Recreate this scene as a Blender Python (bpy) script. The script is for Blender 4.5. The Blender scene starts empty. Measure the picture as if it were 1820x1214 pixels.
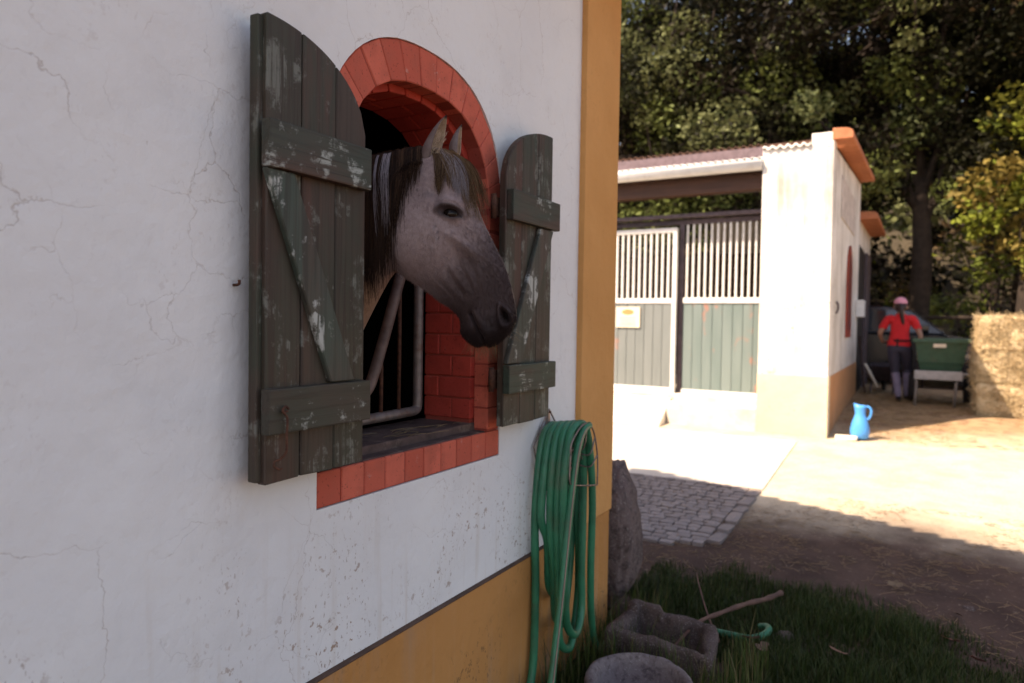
import bpy, bmesh, math, random
import numpy as np
from mathutils import Vector, Matrix, noise as mnoise

R = math.radians
S = bpy.context.scene
COL = S.collection
random.seed(7)

# ------------------------------------------------------------------ camera
YAW, PITCH, ROLL = R(29.9), R(-1.66), R(0.9)
CAM = Vector((1.4, 0.0, 1.62))
fwd = Vector((-math.sin(YAW)*math.cos(PITCH), math.cos(YAW)*math.cos(PITCH), math.sin(PITCH)))
r0 = fwd.cross(Vector((0, 0, 1))).normalized()
u0 = r0.cross(fwd)
c_right = r0*math.cos(ROLL) + u0*math.sin(ROLL)
c_up = u0*math.cos(ROLL) - r0*math.sin(ROLL)
cd = bpy.data.cameras.new('camera')
cam = bpy.data.objects.new('camera', cd)
COL.objects.link(cam)
M = Matrix.Identity(4)
for i in range(3):
    M[i][0], M[i][1], M[i][2], M[i][3] = c_right[i], c_up[i], -fwd[i], CAM[i]
cam.matrix_world = M
cd.sensor_fit = 'HORIZONTAL'
cd.sensor_width = 36
cd.lens = 36*1250/1820
cd.clip_start, cd.clip_end = 0.05, 2000
cd.dof.use_dof = True
cd.dof.focus_distance = 2.05
cd.dof.aperture_fstop = 2.4
S.camera = cam
cy_ = S.cycles
cy_.use_denoising = True
cy_.use_adaptive_sampling = True
cy_.adaptive_threshold = 0.02
cy_.max_bounces, cy_.diffuse_bounces, cy_.glossy_bounces, cy_.transmission_bounces, cy_.transparent_max_bounces = 6, 4, 2, 4, 6

# ------------------------------------------------------------------ light
SUN_AZ, SUN_EL = 40.0, 50.0            # the light travels towards +Y, turned 40 degrees to +X
w = bpy.data.worlds.new('World')
S.world = w
w.use_nodes = True
wn = w.node_tree
sky = wn.nodes.new('ShaderNodeTexSky')
sky.sky_type = 'NISHITA'
sky.sun_disc = False
sky.sun_elevation = R(SUN_EL)
sky.sun_rotation = R(180 + SUN_AZ)
sky.air_density, sky.dust_density, sky.ozone_density = 1.0, 1.2, 1.0
bg = wn.nodes['Background']
bg.inputs[1].default_value = 0.12
wn.links.new(sky.outputs[0], bg.inputs[0])
sl = bpy.data.lights.new('sun', 'SUN')
sl.energy = 3.9
sl.angle = R(0.53)
sl.color = (1.0, 0.93, 0.82)
so = bpy.data.objects.new('sun', sl)
COL.objects.link(so)
sdir = Vector((math.sin(R(SUN_AZ))*math.cos(R(SUN_EL)), math.cos(R(SUN_AZ))*math.cos(R(SUN_EL)), -math.sin(R(SUN_EL))))
so.rotation_euler = sdir.to_track_quat('-Z', 'Y').to_euler()
so.location = (-6, -8, 14)
vs = S.view_settings
vs.view_transform = 'Standard'
vs.look = 'None'
vs.gamma = 1
vs.exposure = 1.42
vs.use_curve_mapping = False
vs.use_white_balance = True
vs.white_balance_temperature = 8300
vs.white_balance_tint = 20


# ------------------------------------------------------------------ helpers
def tag(o, label=None, cat=None, group=None, kind=None):
    if label: o['label'] = label
    if cat: o['category'] = cat
    if group: o['group'] = group
    if kind: o['kind'] = kind
    return o


def thing(name, loc, label, cat, group=None):
    o = bpy.data.objects.new(name, None)
    o.location = loc
    o.empty_display_size = 0.1
    COL.objects.link(o)
    return tag(o, label, cat, group)


def put(name, me, mat, parent=None, smooth=False, matrix=None):
    """link a mesh whose vertices are in world space (or placed by matrix) under its parent"""
    o = bpy.data.objects.new(name, me)
    COL.objects.link(o)
    if mat is not None and not len(me.materials):
        me.materials.append(mat)
    if smooth:
        me.polygons.foreach_set('use_smooth', np.ones(len(me.polygons), bool))
    if matrix is not None:
        o.matrix_basis = matrix
    if parent is not None:
        o.parent = parent
        if parent.type == 'EMPTY':
            o.matrix_parent_inverse = Matrix.Translation(parent.location).inverted()
        elif parent.parent is None:
            o.matrix_parent_inverse = parent.matrix_basis.inverted()
    return o


def arr_mesh(name, V, F, col=None):
    V = np.asarray(V, np.float32)
    F = np.asarray(F, np.int32)
    me = bpy.data.meshes.new(name)
    n, k = F.shape
    me.vertices.add(len(V))
    me.vertices.foreach_set('co', V.ravel())
    me.loops.add(n*k)
    me.loops.foreach_set('vertex_index', F.ravel())
    me.polygons.add(n)
    me.polygons.foreach_set('loop_start', np.arange(0, n*k, k, dtype=np.int32))
    me.update(calc_edges=True)
    if col is not None:
        a = me.color_attributes.new('Col', 'FLOAT_COLOR', 'POINT')
        c = np.ones((len(V), 4), np.float32)
        c[:, :3] = col
        a.data.foreach_set('color', c.ravel())
    return me


def bm_mesh(name, bm):
    bmesh.ops.recalc_face_normals(bm, faces=bm.faces)
    me = bpy.data.meshes.new(name)
    bm.to_mesh(me)
    bm.free()
    return me


def add_box(bm, x0, x1, y0, y1, z0, z1, bev=0.0, seg=1):
    r = bmesh.ops.create_cube(bm, size=1.0)
    vs_ = r['verts']
    for v in vs_:
        v.co = Vector((x0+(v.co.x+.5)*(x1-x0), y0+(v.co.y+.5)*(y1-y0), z0+(v.co.z+.5)*(z1-z0)))
    if bev > 0:
        es = {e for v in vs_ for e in v.link_edges}
        bmesh.ops.bevel(bm, geom=list(es), offset=bev, segments=seg, affect='EDGES', profile=.6)


def box_me(name, x0, x1, y0, y1, z0, z1, bev=0.0, seg=1):
    bm = bmesh.new()
    add_box(bm, x0, x1, y0, y1, z0, z1, bev, seg)
    return bm_mesh(name, bm)


def add_prism(bm, pts, f, bev=0.0):
    """pts: closed outline of (a,b); f(a,b,k) -> co with k = 0 or 1"""
    v0 = [bm.verts.new(f(a, b, 0)) for a, b in pts]
    v1 = [bm.verts.new(f(a, b, 1)) for a, b in pts]
    n = len(pts)
    fs = [bm.faces.new(v0[::-1]), bm.faces.new(v1)]
    for i in range(n):
        j = (i+1) % n
        fs.append(bm.faces.new((v0[i], v0[j], v1[j], v1[i])))
    if bev > 0:
        bmesh.ops.recalc_face_normals(bm, faces=fs)
        es = set()
        for fc in fs[:2]:
            es |= set(fc.edges)
        es |= {e for v in v0 for e in v.link_edges if e.other_vert(v) in v1 and e.calc_face_angle(0) > .6}
        bmesh.ops.bevel(bm, geom=list(es), offset=bev, segments=1, affect='EDGES')


def prism_me(name, pts, f, bev=0.0):
    bm = bmesh.new()
    add_prism(bm, pts, f, bev)
    return bm_mesh(name, bm)


def smooth_path(P, n):
    """Catmull-Rom through the points, n samples per span"""
    P = np.asarray(P, float)
    Q = np.vstack([2*P[0]-P[1], P, 2*P[-1]-P[-2]])
    out = []
    for i in range(1, len(Q)-2):
        t = np.linspace(0, 1, n, endpoint=False)[:, None]
        a, b, c, d = Q[i-1], Q[i], Q[i+1], Q[i+2]
        out.append(.5*((2*b)+(-a+c)*t+(2*a-5*b+4*c-d)*t**2+(-a+3*b-3*c+d)*t**3))
    out.append(P[-1:])
    return np.vstack(out)


def tube_arrays(P, rad, k=8, cap=True):
    P = np.asarray(P, float)
    n = len(P)
    rad = np.broadcast_to(np.asarray(rad, float), (n,))
    T = np.gradient(P, axis=0)
    T /= np.linalg.norm(T, axis=1)[:, None]+1e-12
    a = np.array([0, 0, 1.0]) if abs(T[0][2]) < .9 else np.array([1.0, 0, 0])
    U = np.zeros_like(P)
    u = a-T[0]*(a@T[0])
    for i in range(n):
        u = u-T[i]*(u@T[i])
        u /= np.linalg.norm(u)+1e-12
        U[i] = u
    W = np.cross(T, U)
    an = np.linspace(0, 2*math.pi, k, endpoint=False)
    V = (P[:, None]+rad[:, None, None]*(U[:, None]*np.cos(an)[None, :, None]+W[:, None]*np.sin(an)[None, :, None])).reshape(-1, 3)
    i = np.arange(n-1)[:, None]*k
    j = np.arange(k)[None, :]
    F = np.stack([i+j, i+(j+1) % k, i+k+(j+1) % k, i+k+j], -1).reshape(-1, 4)
    if cap:
        V = np.vstack([V, P[0], P[-1]])
        a0, a1 = len(V)-2, len(V)-1
        jj = np.arange(k)
        c0 = np.stack([np.full(k, a0), (jj+1) % k, jj, np.full(k, a0)], -1)
        c1 = np.stack([np.full(k, a1), (n-1)*k+jj, (n-1)*k+(jj+1) % k, np.full(k, a1)], -1)
        return V, F, np.vstack([c0[:, :3], c1[:, :3]])
    return V, F, np.zeros((0, 3), int)


def tube_me(name, paths, rad, k=8):
    """paths: one polyline or a list of them, each a tube"""
    if not isinstance(paths, list): paths = [paths]
    Vs, Fs, o = [], [], 0
    for q, P in enumerate(paths):
        r_ = rad[q] if isinstance(rad, list) else rad
        V, F, c = tube_arrays(P, r_, k)
        Vs.append(V)
        for f in F: Fs.append([int(x)+o for x in f])
        for f in c: Fs.append([int(x)+o for x in f])
        o += len(V)
    me = bpy.data.meshes.new(name)
    me.from_pydata(np.vstack(Vs).tolist(), [], Fs)
    me.update()
    return me


def strands_me(name, paths, r0_, r1_, cols, k=3):
    """many thin hairs of equal point count: paths (n,m,3)"""
    P = np.asarray(paths, float)
    n, m, _ = P.shape
    T = np.gradient(P, axis=1)
    T /= np.linalg.norm(T, axis=2)[..., None]+1e-12
    a = np.array([.31, .52, .79])
    U = np.cross(T, a)
    U /= np.linalg.norm(U, axis=2)[..., None]+1e-12
    W = np.cross(T, U)
    t = np.linspace(0, 1, m)
    rr = (np.asarray(r0_).reshape(-1, 1)*(1-t)+np.asarray(r1_).reshape(-1, 1)*t)*np.ones((n, 1))
    an = np.linspace(0, 2*math.pi, k, endpoint=False)
    V = P[:, :, None]+rr[:, :, None, None]*(U[:, :, None]*np.cos(an)[None, None, :, None]+W[:, :, None]*np.sin(an)[None, None, :, None])
    base = (np.arange(n)*m*k)[:, None, None]
    i = (np.arange(m-1)*k)[None, :, None]
    j = np.arange(k)[None, None, :]
    j2 = (j+1) % k
    F = np.stack([base+i+j, base+i+j2, base+i+k+j2, base+i+k+j], -1).reshape(-1, 4)
    C = np.repeat(np.asarray(cols, float), m*k, axis=0)
    me = arr_mesh(name, V.reshape(-1, 3), F, C)
    me.polygons.foreach_set('use_smooth', np.ones(len(me.polygons), bool))
    return me


def lathe_me(name, prof, seg=32, center=(0, 0, 0), close=False):
    V, F = [], []
    n = len(prof)
    for i in range(seg):
        a = 2*math.pi*i/seg
        for r_, z in prof:
            V.append((center[0]+r_*math.cos(a), center[1]+r_*math.sin(a), center[2]+z))
    for i in range(seg):
        j = (i+1) % seg
        for q in range(n-1):
            F.append((i*n+q, j*n+q, j*n+q+1, i*n+q+1))
    me = bpy.data.meshes.new(name)
    me.from_pydata(V, [], F)
    me.update()
    return me


def fbm(p, sc, oct_=4, seed=0.0):
    return mnoise.fractal(Vector(p)*sc+Vector((seed, seed*1.7, -seed)), 1.0, 2.0, oct_)


def ground_z(x, y):
    return np.interp(y, [4, 6, 8.9, 11, 13, 60, 300], [0, .09, .3, .43, .47, .8, 3.0])


# ------------------------------------------------------------------ materials
class G:
    def __init__(s, name):
        s.m = bpy.data.materials.new(name)
        s.m.use_nodes = True
        s.t = s.m.node_tree
        s.p = s.t.nodes['Principled BSDF']
        s.out = s.t.nodes['Material Output']

    def n(s, typ, ins=None, **props):
        nd = s.t.nodes.new('ShaderNode'+typ)
        for k, v in props.items(): setattr(nd, k, v)
        for k, v in (ins or {}).items(): s.set(nd.inputs[k], v)
        return nd

    def set(s, sock, v):
        if isinstance(v, bpy.types.NodeSocket): s.t.links.new(v, sock)
        elif isinstance(v, bpy.types.Node): s.t.links.new(v.outputs[0], sock)
        elif isinstance(v, (tuple, list)) and len(v) == 3 and sock.type == 'RGBA': sock.default_value = (*v, 1)
        else: sock.default_value = v

    def co(s, kind='Object', scale=(1, 1, 1), rnd=False):
        c = s.n('TexCoord').outputs[kind]
        if rnd:
            oi = s.n('ObjectInfo').outputs['Random']
            mu = s.n('VectorMath', {0: (37.0, 91.0, 53.0), 'Scale': oi}, operation='SCALE')
            c = s.n('VectorMath', {0: c, 1: mu}, operation='ADD').outputs[0]
        return s.n('Mapping', {'Vector': c, 'Scale': scale}).outputs[0]

    def noise(s, co, scale, detail=4, rough=.55, dist=0.0):
        return s.n('TexNoise', {'Vector': co, 'Scale': scale, 'Detail': detail, 'Roughness': rough, 'Distortion': dist}).outputs[0]

    def ramp(s, v, a, b, lo=0.0, hi=1.0):
        return s.n('MapRange', {'Value': v, 'From Min': a, 'From Max': b, 'To Min': lo, 'To Max': hi}, interpolation_type='SMOOTHSTEP').outputs[0]

    def mix(s, f, a, b, mode='MIX'):
        nd = s.n('Mix', data_type='RGBA', blend_type=mode, clamp_factor=True)
        s.set(nd.inputs[0], f); s.set(nd.inputs[6], a); s.set(nd.inputs[7], b)
        return nd.outputs[2]

    def math(s, op, a, b=0.0):
        return s.n('Math', {0: a, 1: b}, operation=op).outputs[0]

    def bump(s, h, strength, dist=.01, prev=None):
        ins = {'Height': h, 'Strength': strength, 'Distance': dist}
        if prev is not None: ins['Normal'] = prev
        return s.n('Bump', ins).outputs[0]

    def done(s, color, rough=.8, normal=None, metal=0.0, spec=.3):
        s.set(s.p.inputs['Base Color'], color)
        s.set(s.p.inputs['Roughness'], rough)
        s.set(s.p.inputs['Metallic'], metal)
        s.p.inputs['Specular IOR Level'].default_value = spec
        if normal is not None: s.set(s.p.inputs['Normal'], normal)
        return s.m


def m_plaster(name, ca, cb, cracks=True, dirt=1.0, low=(1.6, .3), stain=(.33, .2, .13), streak=0.0):
    g = G(name)
    co = g.co()
    big = g.noise(co, 1.3, 5)
    c = g.mix(g.ramp(big, .35, .7), ca, cb)
    # pale washes and grey weathering
    c = g.mix(g.math('MULTIPLY', g.ramp(g.noise(co, 4.0, 6, .65), .5, .75), .25*dirt), c, tuple(v*.78 for v in cb))
    sep = g.n('SeparateXYZ', {0: co})
    z = sep.outputs[2]
    lowm = g.ramp(z, low[0], low[1])
    # splashes and specks, more of them low down
    sp = g.noise(co, 34, 3, .6)
    spm = g.math('MULTIPLY', g.ramp(g.noise(co, 3.0, 3), .42, .62), g.math('ADD', g.math('MULTIPLY', lowm, .9), .16))
    c = g.mix(g.math('MULTIPLY', g.math('MULTIPLY', g.ramp(sp, .60, .67), spm), .85*dirt), c, stain)
    sp2 = g.noise(g.co(scale=(1, 1, .45)), 90, 2, .6)
    c = g.mix(g.math('MULTIPLY', g.math('MULTIPLY', g.ramp(sp2, .62, .69), spm), .75*dirt), c, tuple(v*.8 for v in stain))
    # runs under the window
    run = g.noise(g.co(scale=(1, 9, .6)), 2.4, 4)
    c = g.mix(g.math('MULTIPLY', g.math('MULTIPLY', g.ramp(run, .52, .72), lowm), .28*dirt), c, (.55, .42, .30))
    if streak:
        sm = g.math('MULTIPLY', g.ramp(g.noise(g.co(scale=(4, 4, .35)), 2.2, 5, .65), .44, .66), g.ramp(g.noise(co, 1.1, 3), .40, .60))
        c = g.mix(g.math('MULTIPLY', sm, streak), c, (.30, .27, .23))
    h = g.noise(co, 22, 5, .6)
    nrm = g.bump(g.noise(co, 3.2, 4, .5), .35, .05)
    nrm = g.bump(h, .28, .014, nrm)
    nrm = g.bump(g.noise(co, 160, 3), .12, .003, nrm)
    if cracks:
        wob = g.n('TexNoise', {'Vector': co, 'Scale': 2.6, 'Detail': 6.0, 'Roughness': .58})
        off = g.n('VectorMath', {0: wob.outputs[1], 1: (.5, .5, .5)}, operation='SUBTRACT')
        off = g.n('VectorMath', {0: off, 'Scale': .30}, operation='SCALE')
        cc = g.n('VectorMath', {0: co, 1: off}, operation='ADD').outputs[0]
        for sc, wd, st, th in ((1.7, .0042, .45, .44), (3.9, .0040, .30, .50)):
            vo = g.n('TexVoronoi', {'Vector': cc, 'Scale': sc}, feature='DISTANCE_TO_EDGE').outputs[0]
            ln = g.ramp(vo, wd*sc*.42, 0.0)
            vis = g.ramp(g.noise(co, 2.1+sc*.3, 3), th-.05, th+.1)
            ln = g.math('MULTIPLY', ln, vis)
            c = g.mix(g.math('MULTIPLY', ln, st), c, (.40, .31, .26))
            nrm = g.bump(g.math('MULTIPLY', ln, -1.0), .3, .004, nrm)
    return g.done(c, .9, nrm, spec=.15)


def m_brick(name, ca, cb, worn=(.62, .52, .45), wear=.3):
    g = G(name)
    co = g.co(rnd=True)
    rnd = g.n('ObjectInfo').outputs['Random']
    c = g.mix(rnd, ca, cb)
    c = g.mix(g.ramp(g.noise(co, 14, 5), .4, .75), c, tuple(v*.72 for v in ca))
    c = g.mix(g.math('MULTIPLY', g.ramp(g.noise(co, 110, 3), .62, .70), .7), c, tuple(v*.3 for v in ca))
    c = g.mix(g.math('MULTIPLY', g.ramp(g.noise(co, 19, 6, .7), .62, .72), wear), c, worn)
    nrm = g.bump(g.noise(co, 40, 5, .6), .35, .006)
    nrm = g.bump(g.noise(co, 240, 2), .2, .002, nrm)
    return g.done(c, .82, nrm, spec=.25)


def m_wood(name, base, green, under, grain_axis='z', worn=.35, wornc=(.55, .56, .52)):
    g = G(name)
    st = {'z': (7, 7, .55), 'y': (7, .55, 7), 'x': (.55, 7, 7)}[grain_axis]
    gr = {'z': (60, 60, 2.2), 'y': (60, 2.2, 60), 'x': (2.2, 60, 60)}[grain_axis]
    co = g.co(scale=st, rnd=True)
    cg = g.co(scale=gr, rnd=True)
    cn = g.co(rnd=True)
    rnd = g.n('ObjectInfo').outputs['Random']
    c = g.mix(g.ramp(g.noise(cn, 4, 5, .6), .35, .65), base, green)
    c = g.mix(g.math('MULTIPLY', g.ramp(g.noise(co, 1.6, 4, .6, .6), .48, .68), .7), c, under)
    grain = g.noise(cg, 1.0, 4, .6, .8)
    c = g.mix(g.math('MULTIPLY', g.ramp(grain, .42, .7), .65), c, tuple(v*.38 for v in base))
    c = g.mix(g.math('MULTIPLY', rnd, .35), c, tuple(v*.6 for v in under))
    wm = g.math('MULTIPLY', g.ramp(g.noise(cn, 7.5, 6, .72), .54, .62), g.ramp(g.noise(cg, 1.1, 6, .75), .44, .54))
    c = g.mix(g.math('MULTIPLY', wm, worn), c, wornc)
    nrm = g.bump(grain, .35, .004)
    nrm = g.bump(g.noise(co, 3.0, 4), .2, .008, nrm)
    return g.done(c, .62, nrm, spec=.35)


def m_flat(name, c, rough=.6, metal=0.0, spec=.4, var=.15, sc=12, bump=.1, dirt=None, dirtamt=.4):
    g = G(name)
    co = g.co()
    col = g.mix(g.ramp(g.noise(co, sc, 5), .35, .7), c, tuple(v*(1-var) for v in c))
    if dirt: col = g.mix(g.math('MULTIPLY', g.ramp(g.noise(co, sc*.6, 6, .7), .5, .68), dirtamt), col, dirt)
    return g.done(col, rough, g.bump(g.noise(co, sc*5, 4), bump, .004), metal, spec)


def m_attr(name, rough=.6, spec=.3, transl=0.0, noise=None, sheen=0.0, bump=0.0, bsc=300):
    g = G(name)
    c = g.n('VertexColor', layer_name='Col').outputs[0]
    co = g.co()
    if noise:
        c = g.mix(g.math('MULTIPLY', g.ramp(g.noise(co, noise[0], 5, .65), .3, .75), noise[1]), c, g.mix(1.0, c, (.55, .5, .5), 'MULTIPLY'))
    nrm = g.bump(g.noise(co, bsc, 3, .6), bump, .002) if bump else None
    m = g.done(c, rough, nrm, 0.0, spec)
    if sheen:
        g.p.inputs['Sheen Weight'].default_value = sheen
        g.p.inputs['Sheen Roughness'].default_value = .4
    if transl:
        tr = g.n('BsdfTranslucent', {0: c})
        mx = g.n('MixShader', {0: transl})
        g.t.links.new(g.p.outputs[0], mx.inputs[1])
        g.t.links.new(tr.outputs[0], mx.inputs[2])
        g.t.links.new(mx.outputs[0], g.out.inputs[0])
    return m


MAT = {}
MAT['plaster'] = m_plaster('white_plaster', (.80, .785, .76), (.74, .725, .71), low=(1.25, .65))
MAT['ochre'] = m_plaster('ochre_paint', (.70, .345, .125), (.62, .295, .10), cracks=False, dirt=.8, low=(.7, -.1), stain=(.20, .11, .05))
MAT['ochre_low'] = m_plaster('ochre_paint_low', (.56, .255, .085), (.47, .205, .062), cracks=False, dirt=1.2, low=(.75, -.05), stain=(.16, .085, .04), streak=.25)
MAT['ledge'] = m_flat('dirty_ledge', (.12, .066, .045), .95, var=.4)
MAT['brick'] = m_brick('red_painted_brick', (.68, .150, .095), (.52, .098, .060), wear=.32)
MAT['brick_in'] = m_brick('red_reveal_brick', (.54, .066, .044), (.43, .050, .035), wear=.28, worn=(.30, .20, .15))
MAT['mortar'] = m_brick('red_mortar', (.40, .075, .05), (.36, .065, .045), wear=.4, worn=(.4, .3, .24))
MAT['ledge_wood'] = m_flat('sill_cement', (.105, .066, .058), .9, var=.45, sc=16, bump=.3, dirt=(.28, .2, .16), dirtamt=.5)
MAT['shutter_v'] = m_wood('green_shutter_wood', (.068, .052, .037), (.042, .056, .037), (.115, .044, .030), 'z', .34, (.34, .36, .31))
MAT['shutter_h'] = m_wood('green_rail_wood', (.064, .057, .041), (.043, .062, .043), (.10, .047, .033), 'y', .75, (.42, .44, .39))
MAT['shutter_d'] = m_wood('green_brace_wood', (.078, .074, .058), (.056, .080, .060), (.10, .058, .042), 'z', .9, (.46, .47, .43))
MAT['rust'] = m_flat('rusty_iron', (.13, .055, .035), .85, .3, var=.5, sc=60, bump=.4, dirt=(.24, .10, .05))
MAT['galv'] = m_flat('galvanised_pipe', (.27, .225, .21), .55, .55, var=.3, sc=20, bump=.25, dirt=(.17, .085, .055), dirtamt=.7)
MAT['yoke'] = m_flat('brown_worn_pipe', (.20, .135, .115), .6, .3, var=.35, sc=18, bump=.25, dirt=(.11, .055, .04), dirtamt=.6)
MAT['inside'] = m_flat('stall_gloom_wall', (.012, .009, .008), .95)  # near-black colour puts the stall's darkness into its walls
MAT['tile'] = m_brick('terracotta_tile', (.52, .20, .10), (.42, .15, .08), wear=.4, worn=(.35, .28, .22))
MAT['hose'] = m_flat('green_hose_rubber', (.016, .19, .095), .42, spec=.45, var=.35, sc=9, bump=.1, dirt=(.12, .10, .06), dirtamt=.35)
MAT['stripe'] = m_flat('hose_stripe', (.30, .22, .17), .6)
MAT['wire'] = m_flat('rack_wire', (.30, .24, .22), .45, .7, var=.4, sc=40, dirt=(.20, .09, .05))
MAT['hair'] = m_attr('horse_hair', .65, .06)
MAT['coat'] = m_attr('horse_coat', .55, .22, noise=(70, .7), sheen=.06, bump=.4, bsc=420)
MAT['eye'] = m_flat('eye_wet', (.012, .006, .004), .06, spec=.28, var=0, bump=0)
MAT['leaf'] = m_attr('leaf', .6, .12, transl=.2)
MAT['grass'] = m_attr('grass_blade', .55, .25, transl=.25)
MAT['straw'] = m_attr('straw', .6, .25, transl=.15)
MAT['bark'] = m_flat('bark', (.040, .028, .021), .95, var=.5, sc=8, bump=.8)
MAT['stick'] = m_flat('dry_stick', (.15, .075, .055), .8, var=.4, sc=14, bump=.5)


def m_stone(name, a, b, dark, sc=26):
    g = G(name)
    co = g.co()
    c = g.mix(g.ramp(g.noise(co, 5, 6, .65), .35, .7), a, b)
    c = g.mix(g.math('MULTIPLY', g.ramp(g.noise(co, sc, 5, .7), .48, .68), .85), c, dark)
    c = g.mix(g.math('MULTIPLY', g.ramp(g.noise(co, sc*4, 3, .6), .58, .68), .6), c, (.42, .38, .34))
    nrm = g.bump(g.noise(co, sc*.7, 6, .7), .7, .02)
    nrm = g.bump(g.noise(co, sc*5, 3), .3, .004, nrm)
    return g.done(c, .93, nrm, spec=.15)


MAT['granite'] = m_stone('granite', (.17, .12, .11), (.10, .072, .066), (.04, .027, .026))
MAT['trough'] = m_stone('trough_stone', (.125, .088, .078), (.08, .056, .05), (.045, .03, .028), 34)
MAT['basin'] = m_stone('basin_stone', (.235, .19, .18), (.17, .13, .13), (.08, .06, .06), 40)
MAT['cobble'] = m_brick('cobble_stone', (.29, .245, .23), (.21, .175, .165), wear=.3, worn=(.44, .38, .34))


# ------------------------------------------------------------------ ground
def build_ground():
    xs = np.unique(np.concatenate([np.linspace(-220, -14, 14), np.linspace(-14, -3, 12), np.linspace(-3, 6, 91), np.linspace(6, 20, 15), np.linspace(20, 220, 14)]))
    ys = np.unique(np.concatenate([np.linspace(-60, -4, 8), np.linspace(-4, 2, 7), np.linspace(2, 14, 121), np.linspace(14, 40, 27), np.linspace(40, 300, 14)]))
    X, Y = np.meshgrid(xs, ys, indexing='ij')
    Z = ground_z(X, Y)
    for i in range(X.shape[0]):
        for j in range(X.shape[1]):
            x, y = X[i, j], Y[i, j]
            if -4 < x < 7 and 2 < y < 15:
                Z[i, j] += .022*fbm((x, y, 0), 1.1, 4, 3)*(1-min(1, max(0, (.75-x)/.4))*min(1, max(0, (y-4.3)/.4))*min(1, max(0, (9.2-y)/.4)))
                # low straw pile between the far stall and the bales
                Z[i, j] += .05*math.exp(-((x-2.3)/.8)**2-((y-10.2)/1.1)**2)
    nx, ny = X.shape
    V = np.stack([X, Y, Z], -1).reshape(-1, 3)
    i = np.arange(nx-1)[:, None]*ny
    j = np.arange(ny-1)[None, :]
    F = np.stack([i+j, i+ny+j, i+ny+j+1, i+j+1], -1).reshape(-1, 4)
    me = arr_mesh('ground', V, F)
    g = G('dirt_and_sand')
    co = g.co()
    sep = g.n('SeparateXYZ', {0: co})
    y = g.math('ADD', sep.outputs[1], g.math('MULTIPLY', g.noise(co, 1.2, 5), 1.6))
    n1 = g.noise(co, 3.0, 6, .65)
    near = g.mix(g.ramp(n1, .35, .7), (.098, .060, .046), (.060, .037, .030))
    sunlit_sand = g.mix(g.ramp(n1, .35, .7), (.58, .49, .37), (.48, .39, .28))
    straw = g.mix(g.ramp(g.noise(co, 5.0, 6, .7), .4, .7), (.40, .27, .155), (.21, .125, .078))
    c = g.mix(g.ramp(y, 6.2, 7.4), near, sunlit_sand)  # brown dirt and pale sand also carry the yard's shade and sun
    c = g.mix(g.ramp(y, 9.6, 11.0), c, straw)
    c = g.mix(g.math('MULTIPLY', g.ramp(g.noise(co, 60, 4, .7), .55, .68), .5), c, (.08, .055, .045))
    c = g.mix(g.math('MULTIPLY', g.ramp(g.noise(co, 34, 4, .7), .60, .70), .55), c, (.42, .33, .24))
    nrm = g.bump(g.noise(co, 9, 6, .65), .5, .03)
    nrm = g.bump(g.noise(co, 70, 5, .7), .5, .008, nrm)
    g.done(c, .97, nrm, spec=.1)
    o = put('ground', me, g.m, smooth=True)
    tag(o, 'sandy yard of dirt and straw, coloured shade-brown in front and sun-pale behind', 'ground', kind='structure')


build_ground()


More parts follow.
